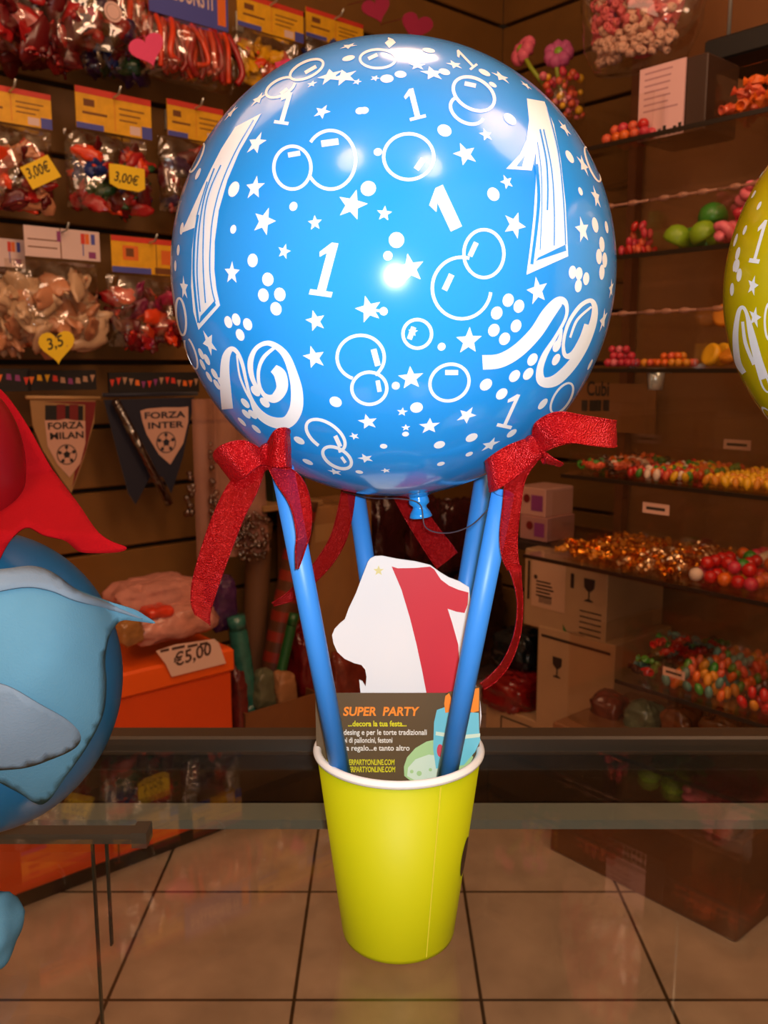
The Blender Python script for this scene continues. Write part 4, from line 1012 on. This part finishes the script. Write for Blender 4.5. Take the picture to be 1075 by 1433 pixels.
t = thing('wall_shelf', 'small dark wall shelf behind the knot of the left bow', 'shelf', w.o, RL)
MB().box((.0, .09, -.008), (.2, .18, .016), bev=.002).build('board', m_tan, t)
MB().box((.0, .172, -.05), (.16, .012, .07), bev=.002).build('bracket', m_kick, t)
w = Wall(410, 703, 2.06)
t = thing('small_box', 'small dark green box with a pale label on the little wall shelf', 'box', w.o+Vector((0, 0, .0005)), RL)
MB().box((0, .05, .05), (.11, .07, .1), bev=.003).build('box_body', mat('dark_green_box', '22301e', .5), t)
MB().box((-.005, .0142, .055), (.06, .001, .05)).build('label', m_tan, t)
# dark reddish goods hanging in the corner behind the balloon
for i, (x0, y0, x1, y1, v, c, lb) in enumerate(((512, 688, 560, 800, 2.1, '3a1616', 'dark maroon bag hanging behind the white card, left of the balloon knot'), (558, 690, 612, 790, 2.12, '4a1a1c', 'dark red bag hanging behind the balloon knot'),
        (606, 694, 660, 800, 2.13, '431818', 'dark red bag hanging behind the right sticks'), (500, 800, 580, 960, 2.08, '3a1c14', 'dark brown bag low behind the white card'), (600, 800, 700, 930, 2.1, '2c120e', 'black brown bag low behind the right sticks'))):
    packet(lb, x0, y0, x1, y1, v, m_glsy('corner_wrap_%d' % i, c), 20+i, 'hanging_bag', .05, 'bag')
# ------------------------------------------------------------------ right wall: sweets shelves
UF, UBK = 1.60, 2.12
acr = clear('acrylic', 'fdfcfa', .04, 1.32, base=.004)
m_acr_edge = mat('acrylic_edge', 'b8846c', .3, alpha=.55)
m_shedge = mat('shelf_edge_dark', '221a12', .3); m_shglass = clear('shelf_glass', 'fbfdfb', .03, 1.4)
m_wood = mat('brown_wood', '6a3c1e', .5, var=.15, vscale=7); m_backp = mat('back_panel_wood', '8a5a30', .6, var=.1, vscale=5)
VA, VZ = 1.42, .45                               # left and right end of the unit along the wall
unit = thing('sweets_shelf_unit', 'glass shelf unit of sweets along the right wall', 'shelf unit', uvz(UF, (VA+VZ)/2, 0), RR)
def UL(v, u, z): return (-(v-(VA+VZ)/2), u-UF, z)     # unit coordinates
def zat(x, y, u=UF): return on_u(x, y, u).z
ZS = {1: 1.12, 2: zat(930, 350), 3: zat(900, 188), 5: zat(930, 678), 6: zat(900, 808), 7: zat(1000, 992)}
for k, z in ZS.items():
    v1 = {1: 1.42, 2: 1.42, 3: 1.42, 5: on_u(786, 655, UF).dot(VV), 6: on_u(733, 775, UF).dot(VV), 7: on_u(862, 930, UF).dot(VV)}[k]
    L_ = v1-VZ; x = -((v1+VZ)/2-(VA+VZ)/2)
    g_ = MB().box((x, .25, z-.005), (L_, .5, .008), 0); g_.box((x, -.001, z-.005), (L_, .003, .0085), 1); g_.build('glass_shelf', [m_shglass, m_shedge], unit)
MB().box((0, .53, 1.1), (VA-VZ, .018, 2.2)).build('back_panel', m_backp, unit)
for v in (VA-.012, VZ+.012): MB().box(UL(v, UBK-.03, 1.1), (.024, .03, 2.2)).build('upright', m_wood, unit)
pv0, pv1 = on_u(770, 1185, 1.575).dot(VV), on_u(1030, 1325, 1.575).dot(VV)
zp = on_u(923, 1131, 1.575).z
pl = MB(); a = UL((pv0+pv1)/2, 1.575, 0); pl.box((a[0], .2-.025, zp/2), (pv0-pv1, .4, zp), 0, bev=.004); pl.build('plinth', mat('plinth_brown', '6e3f20', .55, var=.15, vscale=9), unit)
MB().box((a[0], .10, zp+.06), (pv0-pv1-.03, .3, .11), bev=.003).build('base_drawer', mat('drawer_brown', '7a5032', .5, var=.1), unit)
for x, y in ((918, 525), (1120, 530)):
    q = on_u(x, y, UF+.02); b_ = MB(); b_.tube([(0, 0, -.030), (0, 0, .014)], [.0145, .0185], 24); b_.box((0, -.0175, -.008), (.003, .005, .036), 0)
    b_.box((0, .02, .008), (.02, .05, .008)); b_.build('clamp', m_chrome, unit, Matrix.Rotation(-RR, 3, 'Z') @ (q-unit.location))
# sweets
def sweet_mesh(kind, mats_):
    b_ = MB()
    if kind == 'ball': b_.ell((0, 0, 0), 1, 0, 12, 8)
    elif kind == 'bean': b_.ell((0, 0, 0), (.72, .72, 1.15), 0, 12, 8)
    elif kind == 'disc': b_.lathe([(.01, -.34), (.8, -.34), (1, -.2), (1, .2), (.8, .34), (.6, .30), (.01, .30)], 20)
    elif kind == 'puff': b_.lathe([(.01, -.8), (.7, -.78), (.85, -.5), (.85, .5), (.7, .78), (.01, .8)], 14)
    elif kind == 'twist':
        pts = [(.55*math.cos(i*.55), .55*math.sin(i*.55), -1.6+i*.2) for i in range(17)]; b_.tube(pts, .5, 8); b_.tube([(-x, -y, z) for x, y, z in pts], .5, 8)
    elif kind == 'dome': b_.lathe([(.01, -.55), (.85, -.55), (1, -.35), (.95, .1), (.75, .5), (.4, .72), (.01, .8)], 18)
    elif kind == 'foil':
        b_.ell((0, 0, 0), (.75, .75, .95), 0, 9, 6, None, .5, 3)
        for sg in (-1, 1): b_.lathe([(.15, sg*.8), (.7, sg*1.5), (.55, sg*1.55), (.1, sg*.9)], 7, 0, smooth=False)
        b_.s = [False]*len(b_.s)
    elif kind == 'ring':
        for i in range(1): b_.lathe([(.7+.32*math.cos(2*PI*k/8), .32*math.sin(2*PI*k/8)) for k in range(9)], 14)
    me = b_.build('sweet', mats_); d = me.data; bpy.data.objects.remove(me); return d
PALS = {k: mat('sweet_'+k, c, r, coat=.2, metal=mt) for k, c, r, mt in (('red', 'c01818', .3, 0), ('orange', 'e0661a', .35, 0), ('yellow', 'e8b01c', .4, 0), ('green', '3f8a2c', .35, 0), ('lime', '86b01e', .45, 0), ('pink', 'e07080', .5, 0), ('rose', 'c83048', .4, 0), ('white', 'e8cdb8', .5, 0),
        ('amber', 'd88a1e', .5, 0), ('gold', 'e0902a', .22, 1), ('silver', 'e8c8a0', .2, 1), ('teal', '5a8a80', .4, 0), ('brown', '4a2412', .4, 0), ('coral', 'd85a3a', .4, 0), ('blue', '8aa0a8', .4, 0))}
MESH = {}
KIND = dict(ball='sugar_ball', disc='sweet_disc', puff='marshmallow', twist='twisted_marshmallow', dome='marshmallow_dome', foil='wrapped_sweet', bean='jelly_sweet')
def sweets(kind, cols, size, area, z0, n, label, group, name='sweet', layers=3, seed=0, jit=.15, slope=0):
    """a heap of single sweets: area = (v_left, v_right, u_front, u_back)"""
    rnd = random.Random(seed+len(label)); v0, v1, u0, u1 = area
    step = size*2.02; nx = max(1, int((v0-v1)/step)); ny = max(1, int((u1-u0)/step)); c = 0
    for l in range(layers):
        off = (l % 2)*step/2; order = [(i, j) for j in range(ny-l) for i in range(nx-(l % 2))]
        for i, j in order:
            if c >= n: return
            if l and rnd.random() < .28: continue
            col = rnd.choice(cols); key = (kind, col)
            if key not in MESH: MESH[key] = sweet_mesh(kind, [PALS[col]])
            o = bpy.data.objects.new(KIND[kind], MESH[key]); COL.objects.link(o); c += 1
            jv, ju = rnd.uniform(-jit, jit)*size, rnd.uniform(-jit, jit)*size
            u = u0+step*(j+.5+ (l*.5))+ju; v = v0-step*(i+.5)-off+jv
            o.location = uvz(u, v, z0+size*(.95+l*1.65)+slope*(u-u0)); s = size*rnd.uniform(.9, 1.05); o.scale = (s, s, s)
            o.rotation_euler = (rnd.uniform(-.5, .5)+(PI/2 if kind in ('puff', 'twist', 'foil') else 1.0 if kind == 'disc' else 0), rnd.uniform(-.6, .6), rnd.uniform(-PI, PI) if kind != 'disc' else RR+rnd.uniform(-.5, .5))
            tag(o, label, KIND[kind].replace('_', ' '), group)
def bin_(label, v0, v1, u0, u1, z, h, lip=True, card=None, front=None, tip=0):
    """clear acrylic bin, open towards the front top"""
    t = thing('acrylic_bin', label, 'sweets bin', uvz(u0, (v0+v1)/2, z), RR)
    W = v0-v1; D = u1-u0; k = .003; hf = h if front is None else front
    b_ = MB(); b_.box((0, D/2, k/2), (W, D, k)); b_.box((0, k/2, hf/2+k), (W, k, hf-k)); b_.box((0, D-k/2, h/2+k), (W, k, h-k))
    for sg in (-1, 1): b_.prism([(0, 0)]*0 or [(-.0015, k), (.0015, k), (.0015, h), (-.0015, h)], 0, 0) if False else b_.box((sg*(W/2-k/2), D/2, h/2+k), (k, D-2*k, h-k))
    b_.build('tub', acr, t)
    if lip:
        l_ = MB(); l_.tube([(-W/2, 0, hf), (W/2, 0, hf)], .0028, 8)
        for q in (-.28, .0, .3): l_.ell((q*W, 0, hf), (.014, .005, .006), 0, 10, 6)
        l_.build('lip', m_acr_edge, t)
    if card:
        cx_, cz_, cw, ch = card
        c_ = MB(); c_.box((cx_, -.002, cz_), (cw, .0015, ch), 0); c_.rect(cx_-cw*.36, cz_-ch*.12, cx_+cw*.36, cz_+ch*.14, -.003, 1); c_.build('name_card', [mat('bin_card', 'd8a890', .6), m_pen], t)
    return t
vx = lambda x, y=515, u=UF: on_u(x, y, u).dot(VV)
u0 = UF+.012
# shelf 1 (eye level): pink, orange and yellow sweets
h1 = zat(950, 434)-ZS[1]; z1 = ZS[1]
bin_('clear bin of rose sweets on the eye level shelf, touching the blue balloon', vx(790), vx(883), u0, u0+.26, z1, h1)
bin_('clear bin of orange sweets on the eye level shelf, above the chrome clamp', vx(884.5), vx(966), u0, u0+.26, z1, h1)
bin_('clear bin of yellow discs on the eye level shelf, beside the yellow balloon', vx(967.5), vx(1100), u0, u0+.26, z1, h1)
sweets('ball', ['rose', 'pink', 'rose'], .0085, (vx(835), vx(881), u0+.006, u0+.07), z1+.003, 22, 'rose sweet in the eye level bin touching the blue balloon', 'rose sweets in the eye level bin', seed=1)
sweets('ball', ['orange', 'coral', 'amber'], .008, (vx(886), vx(964), u0+.006, u0+.06), z1+.003, 26, 'orange sweet in the eye level bin above the chrome clamp', 'orange sweets above the chrome clamp', layers=2, seed=2)
sweets('disc', ['amber', 'yellow'], .023, (vx(962), vx(1092), u0+.004, u0+.16), z1+.004, 26, 'yellow disc sweet heaped in the bin beside the yellow balloon', 'yellow discs beside the yellow balloon', seed=3, layers=4)
# shelf 2
z2 = ZS[2]; h2 = zat(930, 275)-z2
bin_('clear bin of small red sweets on the second shelf up, at the blue balloon', vx(790), vx(893), u0, u0+.26, z2, h2)
bin_('clear bin of green marshmallow domes on the second shelf up', vx(894.5), vx(985), u0, u0+.26, z2, h2)
bin_('clear bin of pink twisted marshmallows on the second shelf up', vx(986.5), vx(1095), u0, u0+.26, z2, h2)
sweets('bean', ['coral', 'rose', 'red'], .010, (vx(846), vx(890), u0+.006, u0+.09), z2+.003, 26, 'small red sweet in the second shelf bin at the blue balloon', 'red sweets on the second shelf', layers=4, seed=4)
sweets('dome', ['lime', 'green', 'lime'], .029, (vx(901), vx(984), u0+.004, u0+.19), z2+.004, 7, 'green marshmallow dome in the bin next to the pink twists', 'green marshmallow domes', layers=3, seed=5)
sweets('twist', ['pink', 'rose', 'pink'], .019, (vx(988), vx(1090), u0+.008, u0+.17), z2+.008, 20, 'pink twisted marshmallow in the bin next to the yellow balloon', 'pink twisted marshmallows', layers=4, seed=6)
# shelf 3
z3 = ZS[3]; h3 = zat(930, 120)-z3
bin_('clear bin of red and orange sweets on the top shelf, left of the white notice', vx(805), vx(893), u0, u0+.26, z3, h3, lip=False)
bin_('clear bin of red wrapped sweets on the top shelf, right of the white notice', vx(975), vx(1095), u0, u0+.26, z3, h3, lip=False)
sweets('ball', ['red', 'orange', 'coral', 'rose'], .011, (vx(820), vx(890), u0+.006, u0+.1), z3+.003, 24, 'red or orange ball sweet in the top shelf bin left of the white notice', 'red and orange balls on the top shelf', layers=2, seed=7)
sweets('foil', ['coral', 'red', 'orange'], .0145, (vx(977), vx(1085), u0+.012, u0+.14), z3+.008, 30, 'red wrapped sweet in the top shelf bin right of the white notice', 'red wrapped sweets on the top shelf', layers=3, seed=8)
w = Wall(925, 188, UF-.012+.012, False); w = Wall(925, 190, UF+.05, False)
t = thing('sweets_box', 'brown box with a white printed notice on its front, on the top glass shelf', 'box', w.o-Vector((0, 0, w.o.z-z3)), RR)
a, c, zt3 = w(894, 140)[0], w(984, 140)[0], w(925, 88)[1]+w.o.z-z3
MB().box(((a+c)/2, .07, zt3/2), (c-a, .12, zt3), bev=.003).build('box_body', mat('dark_brown_box', '3a2416', .5), t)
a2, c2 = w(893, 140)[0], w(956, 140)[0]
nb = MB(); nb.box(((a2+c2)/2, .005, zt3*.5), (c2-a2, .004, zt3*.98), 0)
rnd = random.Random(5)
for k in range(7):
    zz = zt3*(.9-.085*k); nb.rect(a2+.012, zz, c2-.012-rnd.uniform(0, .025), zz+.003, .0028, 1)
for k in range(9):
    x = a2+(c2-a2)*(k+.15)/9; nb.rect(x, zt3*.03, x+(c2-a2)*.07, zt3*(.10+.03*(k % 3)), .0026, 3 if k < 4 else 2)
nb.build('notice', [mat('notice_paper', 'e0b4b4', .55), mat('notice_line', 'b08088', .6), m_pen, mat('notice_pink', 'c84a78', .55)], t)
# lower shelves
z5 = ZS[5]; v5 = vx(790, 655)
b5 = [(vx(790, 660), vx(858, 660)), (vx(860, 665), vx(963, 670)), (vx(965, 670), vx(1100, 690))]
bin_('clear bin of mixed wrapped sweets on the shelf behind the right bow', *b5[0], u0, u0+.4, z5, .13, lip=False, front=.075)
bin_('clear bin of jelly sweets on the shelf right of the bow', *b5[1], u0, u0+.4, z5, .13, lip=False, front=.075)
bin_('clear bin of small yellow sweets with a name card, beyond the jelly sweets', *b5[2], u0, u0+.4, z5, .13, lip=False, front=.075)
for x0, x1, lb in ((800, 900, 'clear bin lid propped up above the jelly sweets'), (905, 1090, 'clear bin lid with a pale name card above the yellow sweets')):
    w = Wall((x0+x1)/2, 615, UF+.3, False); a, c = w(x0, 600)[0], w(x1, 600)[0]
    t = thing('bin_lid', lb, 'lid', w.o, RR); MB().box(((a+c)/2, .0, .0), (c-a, .003, .19), 0).build('lid_panel', acr, t)
    if x0 > 900:
        p0, p1 = w(1014, 621), w(1052, 621); q_ = MB(); q_.box(((p0[0]+p1[0])/2, -.003, p0[1]), (p1[0]-p0[0], .002, .022), 0); q_.rect(p0[0]+.008, p0[1]-.003, p1[0]-.008, p0[1]+.003, -.0045, 1); q_.build('name_card', [mat('bin_card', 'd8a890', .6), m_pen], t)
sweets('foil', ['coral', 'white', 'green', 'orange', 'brown'], .0125, (b5[0][0]-.006, b5[0][1]+.006, u0+.01, u0+.3), z5+.008, 40, 'mixed wrapped sweet in the bin behind the right bow', 'wrapped sweets behind the right bow', layers=2, seed=9)
sweets('bean', ['red', 'orange', 'white', 'yellow', 'coral', 'green'], .0105, (b5[1][0]-.006, b5[1][1]+.006, u0+.01, u0+.3), z5+.004, 90, 'jelly sweet in the bin right of the bow', 'jelly sweets right of the bow', layers=3, seed=10)
sweets('bean', ['amber', 'yellow'], .0105, (b5[2][0]-.006, vx(1080, 690), u0+.01, u0+.3), z5+.004, 80, 'small yellow sweet in the bin with the name card', 'small yellow sweets', layers=3, seed=11)
z6 = ZS[6]
b6 = [(vx(765, 785), vx(848, 795)), (vx(850, 795), vx(945, 810)), (vx(947, 810), vx(1055, 825)), (vx(1057, 825), vx(1150, 830))]
for (q, lb, cd_) in ((b6[0], 'clear bin of copper foil sweets above the white carton', None), (b6[1], 'clear bin of pale gold foil sweets with a tilted name card', (-.02, .19, .05, .022)), (b6[2], 'clear bin of coloured sugar balls on the lower shelf', None), (b6[3], 'clear bin of pink sweets at the right edge of the lower shelf', None)):
    bin_(lb, *q, u0, u0+.4, z6, .15, lip=False, front=.085)
w = Wall(918, 712, UF+.02, False)
tag(MB().box((0, 0, 0), (.062, .0015, .022), 0).rect(-.022, -.003, .022, .003, -.0012, 1).build('name_card', [mat('bin_card', 'd8a890', .6), m_pen], None, w.o, RR), 'pale name card hanging on the shelf edge above the gold foil sweets', 'name card')
sweets('foil', ['gold', 'gold', 'amber'], .0115, (b6[0][0]-.006, b6[0][1]+.006, u0+.012, u0+.3), z6+.008, 75, 'copper gold foil sweet in the bin above the white carton', 'copper foil sweets', layers=4, seed=12)
sweets('foil', ['silver', 'silver', 'gold'], .0115, (b6[1][0]-.006, b6[1][1]+.006, u0+.012, u0+.3), z6+.008, 80, 'pale gold foil sweet in the bin left of the coloured sugar balls', 'pale gold foil sweets', layers=4, seed=13)
sweets('ball', ['red', 'red', 'green', 'yellow', 'orange', 'rose', 'white'], .0145, (b6[2][0]-.006, b6[2][1]+.006, u0+.012, u0+.26), z6+.004, 60, 'coloured sugar ball in the lower shelf bin', 'coloured sugar balls', layers=4, seed=14)
sweets('ball', ['pink', 'rose'], .016, (b6[3][0]-.006, vx(1090, 830), u0+.012, u0+.1), z6+.004, 6, 'pink ball sweet at the right edge, beside the coloured sugar balls', 'pink balls at the right edge', seed=15)
z7 = ZS[7]
b7 = [(vx(866, 932), vx(905, 945)), (vx(907, 950), vx(1010, 990)), (vx(1012, 1000), vx(1130, 1030))]
bin_('clear bin of dark mixed sweets beside the lower white carton', *b7[0], u0, u0+.4, z7, .13, lip=False, front=.06)
bin_('clear bin of orange and green mixed sweets on the lowest glass shelf', *b7[1], u0, u0+.4, z7, .13, lip=False, front=.06, card=(-.03, .045, .05, .018))
bin_('clear bin of dull red sweets at the lower right edge', *b7[2], u0, u0+.4, z7, .13, lip=False, front=.06)
sweets('foil', ['brown', 'green', 'teal', 'brown', 'red'], .013, (b7[0][0]-.006, b7[0][1]+.006, u0+.012, u0+.36), z7+.008, 36, 'dark mixed wrapped sweet beside the lower white carton', 'dark mixed sweets', layers=4, seed=16)
sweets('bean', ['amber', 'orange', 'coral', 'teal', 'green', 'orange'], .0125, (b7[1][0]-.006, b7[1][1]+.006, u0+.012, u0+.36), z7+.004, 110, 'orange or green sweet on the lowest glass shelf', 'orange and green mixed sweets', layers=3, seed=17)
sweets('bean', ['red', 'brown', 'amber', 'red'], .0125, (b7[2][0]-.006, vx(1085, 1030), u0+.012, u0+.3), z7+.004, 40, 'dull red sweet at the lower right edge', 'dull red sweets', layers=3, seed=18)
z8 = .3
bin_('large clear bin with teal and brown packets under the lowest glass shelf', vx(800, 1000), vx(950, 1000), u0-.03, u0+.3, zp+.117, .2, lip=False)
for i, (x, y, r_, c, lb) in enumerate(((855, 1000, .05, '5a2418', 'dark red packet low under the lowest glass shelf'), (905, 1010, .045, '52604a', 'dull teal packet low under the lowest glass shelf'), (955, 1015, .04, '6a3a1c', 'brown packet low under the lowest glass shelf'), (1010, 1024, .04, '5c3418', 'brown orange packet low at the right under the lowest glass shelf'))):
    packet(lb, x-24, y-30, x+24, y+34, UF+.1, m_glsy('low_wrap_%d' % i, c), 40+i, 'packet', .05, 'packet', None, False)

# ------------------------------------------------------------------ cartons left of the shelves
m_wcart = mat('white_carton', 'b08a62', .65, var=.06, vscale=8)
def glass_sign(b_, x, z, s, y, mi):
    b_.poly([(x-.5*s, z+s), (x+.5*s, z+s), (x+.46*s, z+.3*s), (x+.2*s, z+.05*s), (x+.06*s, z), (x+.06*s, z-.6*s), (x+.4*s, z-.72*s), (x+.4*s, z-.8*s), (x-.4*s, z-.8*s), (x-.4*s, z-.72*s), (x-.06*s, z-.6*s), (x-.06*s, z), (x-.2*s, z+.05*s), (x-.46*s, z+.3*s)], y, mi)
def ex1(t, w, a, c, h):
    b_ = MB(); W = c-a
    b_.rect(a+W*.10, h*.28, a+W*.52, h*.92, -.0015, 0)
    for k in range(5): b_.rect(a+W*.16, h*(.6-.045*k), a+W*(.34+.02*(k % 3)), h*(.62-.045*k), -.002, 1)
    for k in range(9): b_.rect(a+W*(.2+.018*k), h*.34, a+W*(.2+.018*k+.009), h*.42, -.002, 1)
    b_.disc(a+W*.15, h*.66, .006, -.002, 1); b_.rect(a+W*.045, h*.35, a+W*.075, h*.85, -.0015, 1); b_.rect(a+W*.58, h*.62, a+W*.62, h*.8, -.0015, 1)
    glass_sign(b_, a+W*.80, h*.62, .032, -.002, 1)
    for k in range(5): b_.rect(a+W*.70, h*(.08+.07*k), a+W*.95, h*(.095+.07*k), -.0015, 1)
    b_.poly([(a+W*.52, h*.02), (a+W*.58, h*.02), (a+W*.50, h*.14)], -.0015, 3)
    b_.build('printed_face', [mat('carton_label', 'c49a78', .6), mat('carton_ink', '2c1a10', .6), m_tape, mat('green_mark', '3a6a2a', .6)], t)
carton('upper white carton with a printed label and a wine glass sign, under the copper sweets', 735, 778, 852, 890, 1.78, m_wcart, False, .25, False, False, ex1)
def ex2(t, w, a, c, h):
    b_ = MB(); W = c-a; glass_sign(b_, a+W*.28, h*.78, .03, -.002, 0)
    b_.rect(a+W*.05, h*.94, a+W*.95, h*.955, -.0015, 0)
    b_.build('printed_face', [mat('carton_ink', '2c1a10', .6)], t)
zu = on_u(793, 890, 1.78).z
c_low = carton('lower white carton with a black wine glass sign, holding up the upper one', 753, 889, 862, 1100, 1.775, m_wcart, False, .25, True, False, ex2)
for (x0, y0, x1, y1, u, m_, lb) in ((722, 682, 764, 722, 1.86, 'c89484', 'small pale pink box behind the right ribbon tail, upper of two'), (728, 722, 766, 757, 1.86, 'b07a70', 'small pink printed box behind the right ribbon tail, lower of two')):
    w = Wall((x0+x1)/2, y1, u, False); a, c = w(x0, y0)[0], w(x1, y0)[0]; h = w((x0+x1)/2, y0)[1]
    t = thing('small_box', lb, 'box', w.o, RR); MB().box(((a+c)/2, .06, h/2), (c-a, .12, h), bev=.003).build('box_body', mat('pinkbox_'+m_, m_, .6), t)
    pr = MB(); pr.disc((a+c)/2-.012, h*.6, .012, -.001, 0, 14); pr.rect((a+c)/2+.004, h*.2, c-.008, h*.75, -.001, 1); pr.build('printed_face', [m_pred, m_cpu], t)
w = Wall(750, 760, 1.84, False)
t = thing('side_shelf', 'dark side shelf under the two small pink boxes', 'shelf', w.o, RR)
MB().box((0, .15, -.012), (.22, .32, .022), bev=.002).build('board', m_kick, t); MB().box((0, .29, -w.o.z/2), (.2, .03, w.o.z-.03)).build('support_panel', m_kick, t)
packet('shiny red bag between the ribbon end and the lower white carton', 690, 940, 752, 996, 1.84, m_glsy('shiny_red_wrap', '7a1210'), 50, 'red_bag', .08, 'bag', None, False)
def ex3(t, w, a, c, h):
    b_ = MB(); W = c-a; b_.rect(a+W*.3, h*.62, a+W*.9, h*.9, -.0015, 0); b_.rect(a+W*.33, h*.64, a+W*.87, h*.88, -.002, 1); b_.build('printed_face', [mat('carton_ink', '2c1a10', .6), m_wcart], t)
carton('low white carton under the shiny red bag', 680, 997, 754, 1100, 1.78, m_wcart, False, .2, True, False, ex3)
packet('dark teal bag behind the red ribbon end, above the shiny red bag', 700, 878, 756, 938, 1.9, m_glsy('dark_teal_wrap', '0e1a1c'), 51, 'dark_bag', .06, 'bag', None, False)
# sign panel with dark lettering behind the right bow
w = Wall(850, 560, 2.06, False)
t = thing('sign_panel', 'brown panel lettered Cubi, just right of the blue balloon', 'sign', w.o, RR)
MB().box((0, .0, -.02), (.30, .006, .13)).build('board', m_backp, t)
tx = MB(); a, c = w(822, 553), w(853, 552); tx.text('Cubi', a[0], a[1], -.0042, .055, 0, 0, 0, width=c[0]-a[0], bold=.001)
for k, x in enumerate((815, 826, 834, 845)): p = w(x, 575); tx.rect(p[0], p[1], p[0]+.02, p[1]+.03, -.0042, 0)
tx.build('lettering', [m_pen], t)
# marshmallow bag, flower lollipops, black wall shelf (top right)
w = Wall(890, 92, 1.80, False)
t = thing('marshmallow_bag', 'big clear bag of pink and white mini marshmallows hanging at the top right', 'bag of sweets', w.o, RR)
rnd = random.Random(21); b_ = MB()
for i in range(620):
    z = rnd.uniform(.01, .36); k = .10*math.sqrt(max(.1, 1-((z-.17)/.24)**2)); a = rnd.uniform(-PI, 0); rr_ = k*rnd.uniform(.75, 1)
    R = Euler((rnd.uniform(0, PI), rnd.uniform(0, PI), 0)).to_matrix().to_4x4(); mi = (1 if z < .06 else 0) if rnd.random() < .75 else 1
    b_.lathe([(.003, -.0075), (.0075, -.0085), (.0086, -.005), (.0086, .005), (.0075, .0085), (.003, .0075), (.001, .005)], 10, mi, Matrix.Translation((1.15*rr_*math.cos(a)+.02*(z*2), .7*rr_*math.sin(a), z)) @ R)
b_.ell((.02, .0, .18), (.10, .055, .17), 0, 20, 12)
b_.build('marshmallows', [mat('marsh_pink', 'e0686e', .6), mat('marsh_white', 'e2b49c', .6)], t)['kind'] = 'stuff'
f_ = MB(); f_.lathe([(.02, -.002), (.09, .0), (.112, .05), (.122, .16), (.115, .28), (.07, .37), (.03, .41), (.05, .44)], 40, 0, Matrix.Translation((.01, 0, 0)) @ Matrix.Diagonal((1.25, .72, 1, 1)).to_4x4()); f_.build('clear_bag', film2, t)
MB().tube([(0, 0, .40), (0, .0, .44), (0, UW-1.80, .46)], .003, 8).build('hanger', m_chrome, t)
def lolly(x, y, sx, sy, u, label, seed, m_p, facing):
    p = on_u(x, y, u); q = on_u(sx, sy, u); t = thing('flower_lollipop', label, 'lollipop', p, RR)
    R = Matrix.Rotation(facing, 4, 'Z') @ Matrix.Rotation(-.5, 4, 'X')
    b_ = MB(); rnd = random.Random(seed)
    for k in range(7):
        a = 2*PI*k/7; b_.ell(R @ Vector((.022*math.cos(a), 0, .022*math.sin(a))), (.0175, .015, .0175), 0, 12, 8, None, .25, k)
    b_.build('petals', m_p, t)
    b_ = MB(); b_.ell(R @ Vector((0, -.006, 0)), (.013, .010, .013), 0, 12, 8); b_.build('flower_centre', PALS['lime'], t)
    d = Matrix.Rotation(-RR, 3, 'Z') @ (q-p); MB().tube([Vector((0, -.008, 0)), d*.5+Vector((0, -.012, 0)), d], .0058, 10).build('stem', mat('lolly_stem', '8a9a20', .5), t)
m_petal = mat('petal_pink', 'd8627a', .6); m_petal2 = mat('petal_mauve', 'c0588a', .6)
lolly(732, 72, 764, 122, 1.85, 'pink flower lollipop with a green stem, left of two above the blue balloon', 1, m_petal, -.3)
lolly(782, 76, 786, 128, 1.86, 'mauve flower lollipop with a yellow centre, right of two above the blue balloon', 2, m_petal2, .5)
w = Wall(785, 175, 1.86, False)
t = thing('lollipop_jar', 'jar of small yellow and red sweets holding the flower lollipops', 'jar', w.o, RR)
MB().lathe([(.001, 0), (.05, 0), (.055, .01), (.055, .11), (.05, .115)], 32).build('glass', acr, t)
rnd = random.Random(3); b_ = MB()
for i in range(60): b_.ell((rnd.uniform(-.045, .045), rnd.uniform(-.035, .035), rnd.uniform(.01, .12)), rnd.uniform(.007, .011), rnd.randrange(4), 10, 6)
b_.build('small_sweets', [PALS['yellow'], PALS['rose'], PALS['coral'], PALS['pink']], t)['kind'] = 'stuff'
MB().tube([(0, UW-1.86, -.006), (0, -.05, -.006)], .004, 8).build('shelf_arm', m_chrome, t) if False else None
z = w.o.z
tb = thing('wall_shelf', 'small glass wall shelf under the jar of lollipops, behind the blue balloon', 'shelf', w.o, RR)
MB().box((0, .25, -.006), (.18, .66, .01)).build('glass_board', m_shglass, tb)
w = Wall(1045, 62, 1.78, False)
t = thing('wall_shelf', 'black wall bracket shelf in the top right corner', 'shelf', w.o, RR)
MB().box((.03, .32, .0), (.22, .68, .045), bev=.004).build('board', mat('matte_black', '0e0c0a', .5), t)
MB().tube([(-.045, .01, .02), (-.045, .01, .5)], .004, 8).build('hanging_rod', m_chrome, t)

# ------------------------------------------------------------------ camera and picture settings
cam = bpy.data.cameras.new('camera'); co = bpy.data.objects.new('camera', cam); COL.objects.link(co)
co.location = EYEV; co.rotation_euler = (PI/2-PITCH, 0, 0)
cam.sensor_fit = 'HORIZONTAL'; cam.sensor_width = 36; cam.lens = FPX*36/1075; cam.clip_start = .02; cam.clip_end = 50
cam.dof.use_dof = True; cam.dof.focus_distance = .42; cam.dof.aperture_fstop = 30
SC.camera = co
W = bpy.data.worlds.new('room_air'); W.use_nodes = True; SC.world = W
W.node_tree.nodes['Background'].inputs[0].default_value = lin('6a4a30'); W.node_tree.nodes['Background'].inputs[1].default_value = .08
SC.view_settings.view_transform = 'Standard'; SC.view_settings.look = 'None'; SC.view_settings.gamma = 1; SC.view_settings.use_curve_mapping = False
SC.view_settings.exposure = 0
cy = SC.cycles
cy.use_denoising = True; cy.max_bounces = 10; cy.transparent_max_bounces = 32; cy.diffuse_bounces = 3; cy.glossy_bounces = 4; cy.sample_clamp_indirect = 4; cy.caustics_reflective = False; cy.caustics_refractive = False
